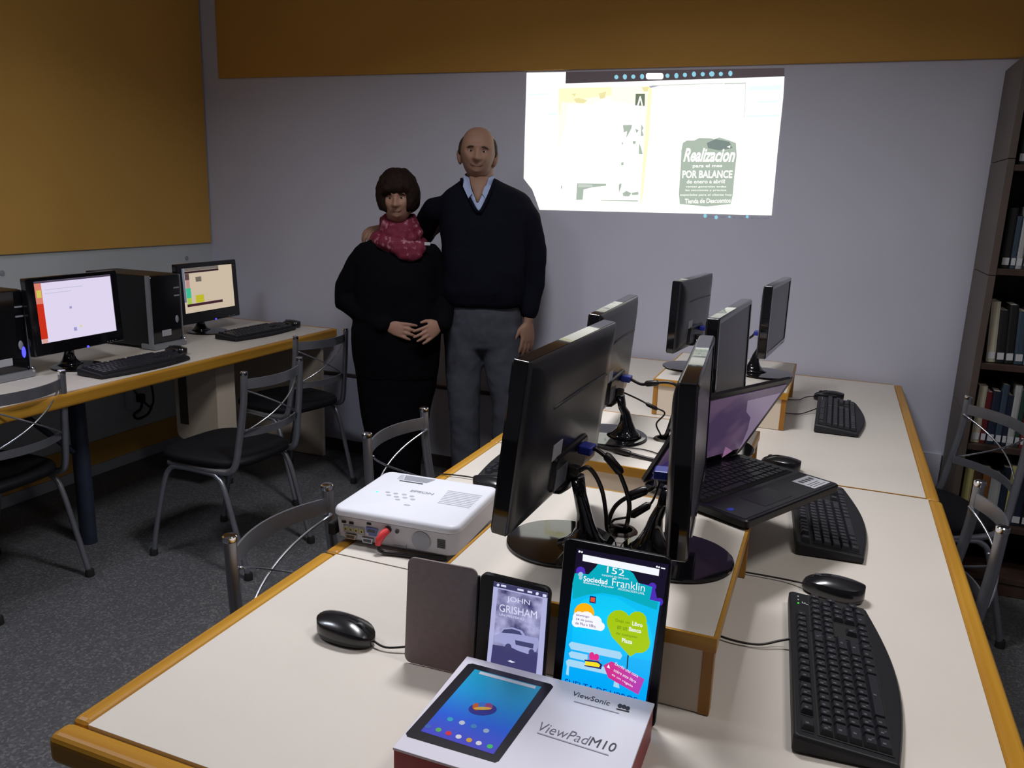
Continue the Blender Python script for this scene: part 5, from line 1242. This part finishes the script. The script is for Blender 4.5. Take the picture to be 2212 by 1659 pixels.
for s in (-1, 1):   # collar points
    mb = MB(); P = [(-.033 + s * .040, -.072, 1.528), (-.033 + s * .062, -.052, 1.538), (-.033 + s * .066, -.078, 1.490), (-.033 + s * .038, -.112, 1.440), (-.033 + s * .022, -.108, 1.462)]
    mb.add([p for p in P] + [(p[0], p[1] + .004, p[2]) for p in P], [(0, 1, 2, 3, 4), (9, 8, 7, 6, 5)] + [(i, (i + 1) % 5, 5 + (i + 1) % 5, 5 + i) for i in range(5)]); mb.build('collar_point', M['shirt'], mt, RAD(30))

# --- woman
wt = thing('person', 'shorter person with dark auburn hair, magenta scarf and long black clothes', 'person', (-1.850, 3.235, 0), RAD(26))
HW = MX.Translation((.008, -.028, 1.425)) @ MX.Rotation(RAD(-3), 4, 'Y') @ MX.Rotation(RAD(-4), 4, 'Z')
mb = MB(); head_mesh(mb, HW, True)
mb.loft([ring_e(0, .004, z, rx, ry) for (z, rx, ry) in ((1.18, .07, .06), (1.24, .052, .052), (1.30, .048, .050), (1.42, .046, .05))])
mb.loft([ring_e(0, 0, z, rx, ry) for (z, rx, ry) in ((.70, .15, .11), (.85, .16, .12), (1.0, .15, .12), (1.12, .150, .11), (1.19, .12, .08), (1.225, .07, .055))])
wsR, weR, wwR = V((-.150, .005, 1.190)), V((-.215, .010, .975)), V((-.045, -.155, .884))
wsL, weL, wwL = V((.160, .005, 1.190)), V((.210, .000, .975)), V((.208, -.138, .890))
mb.limb([wsR + V((.02, 0, -.03)), weR, wwR], [.030, .030, .024]); mb.limb([wsL + V((-.02, 0, -.03)), weL, wwL], [.030, .030, .024])
mb.limb([(.075, 0, .78), (.07, 0, .43), (.065, .02, .09)], [.085, .05, .036]); mb.limb([(-.075, 0, .78), (-.07, 0, .43), (-.065, .02, .09)], [.085, .05, .036])
hand(mb, wwR + V((.010, -.006, -.004)), (.93, -.12, -.22), (-.20, -.95, .22), -1, .30, .20, .88)
hand(mb, wwL + V((-.006, -.006, -.006)), (-.66, -.55, -.36), (.50, -.80, .20), 1, .32, .22, .86)
remesh(mb.build('body', M['skinw'], wt, 3), .0040, 2)
eyes(wt, HW, True)
def womhair(d):
    r = head_r(d, True); x, y, z = d
    f = max(0.0, -y)
    if f > .25:
        px, pz = x / f, z / f
        face = 1 / (1 + math.exp((abs(px) - .70) * 14)) * 1 / (1 + math.exp((pz - .33 - .10 * px - .10 * NZ.noise(V((px * 9, 3.1, 0)))) * 20))
    else: face = 0
    low = 1 / (1 + math.exp(-(z + .62 + .1 * y) * 14))
    m = (1 - face) * low
    nz = .006 * NZ.noise(V((x * 7, y * 7, z * 2.5))) + .002 * NZ.noise(V(d) * 25)
    vol = .030 + .008 * max(0, z) + .012 * max(0, y)
    return r - .008 + (vol + nz) * m
mb = MB(); head_mesh(mb, HW, True, womhair, 96, 72); mb.build('hair', M['hairw'], wt, 3)
mb = MB()
mb.loft([ring_e(cx, cy_, z, rx, ry, 40, .92) for (z, cx, cy_, rx, ry) in ((.62, 0, .0, .192, .142), (.72, 0, -.005, .204, .152), (.84, 0, -.012, .205, .158), (.96, 0, -.015, .190, .152), (1.06, .0, -.012, .188, .145), (1.14, 0, -.004, .192, .130), (1.20, 0, .004, .180, .108), (1.235, 0, .008, .140, .090), (1.262, 0, .010, .090, .070))])
mb.limb([wsR + V((.01, 0, -.005)), wsR + V((-.015, 0, -.05)), weR + V((-.01, .006, .05)), weR + V((-.012, .006, -.01)), weR * .6 + wwR * .4 + V((-.01, 0, -.012)), wwR + V((-.004, .008, -.004))], [.052, .058, .060, .062, .054, .043], 20)
mb.limb([wsL + V((-.01, 0, -.005)), wsL + V((.010, 0, -.05)), weL + V((.0, .006, .05)), weL + V((-.004, .006, -.01)), weL * .6 + wwL * .4 + V((.006, 0, -.010)), wwL + V((.004, .008, -.004))], [.052, .054, .052, .052, .048, .041], 20)
folds(remesh(mb.build('jacket', M['blackcloth'], wt, 3), .0075, 4), .014, .12)
mb = MB()
mb.loft([ring_e(cx, 0.0, z, rx, ry, 40, .95) for (z, cx, rx, ry) in ((.035, -.012, .118, .105), (.20, -.012, .130, .112), (.40, -.005, .158, .125), (.60, 0, .187, .138), (.74, 0, .190, .140))])
folds(remesh(mb.build('long_skirt', M['blackcloth'], wt, 3), .010, 4), .018, .14)
shoes(wt, [(.055, .02), (-.075, .02)])
# scarf: two wraps and a bunch in front
mb = MB()
for (z, rx, ry, r, tl) in ((1.275, .078, .076, .028, .10), (1.240, .098, .090, .032, -.14), (1.305, .068, .068, .024, .04), (1.330, .066, .062, .020, -.03), (1.348, .062, .058, .014, .03)):
    P = [(rx * cos(a) + .012, ry * sin(a) + .002, z + tl * rx * cos(a) - .030 * max(0, -sin(a))) for a in [2 * pi * i / 24 for i in range(24)]]
    mb.tube(P, [r * (1 + .18 * sin(3 * i + z * 50)) for i in range(24)], 12, closed=True)
mb.ell((.050, -.118, 1.215), .070, .028, .038, 18, 12); mb.ell((.062, -.122, 1.190), .060, .024, .030, 16, 10); mb.ell((-.020, -.108, 1.238), .055, .026, .034, 16, 10); mb.ell((.105, -.105, 1.222), .034, .020, .032, 12, 8)
o = remesh(mb.build('scarf', M['scarf'], wt, 3), .006, 2); folds(o, .014, .045)
mb = MB(); mb.box(.128, .154, -.122, -.117, 1.232, 1.246, 0); mb.build('scarf_end', M['sticker'], wt, bevel=.003)
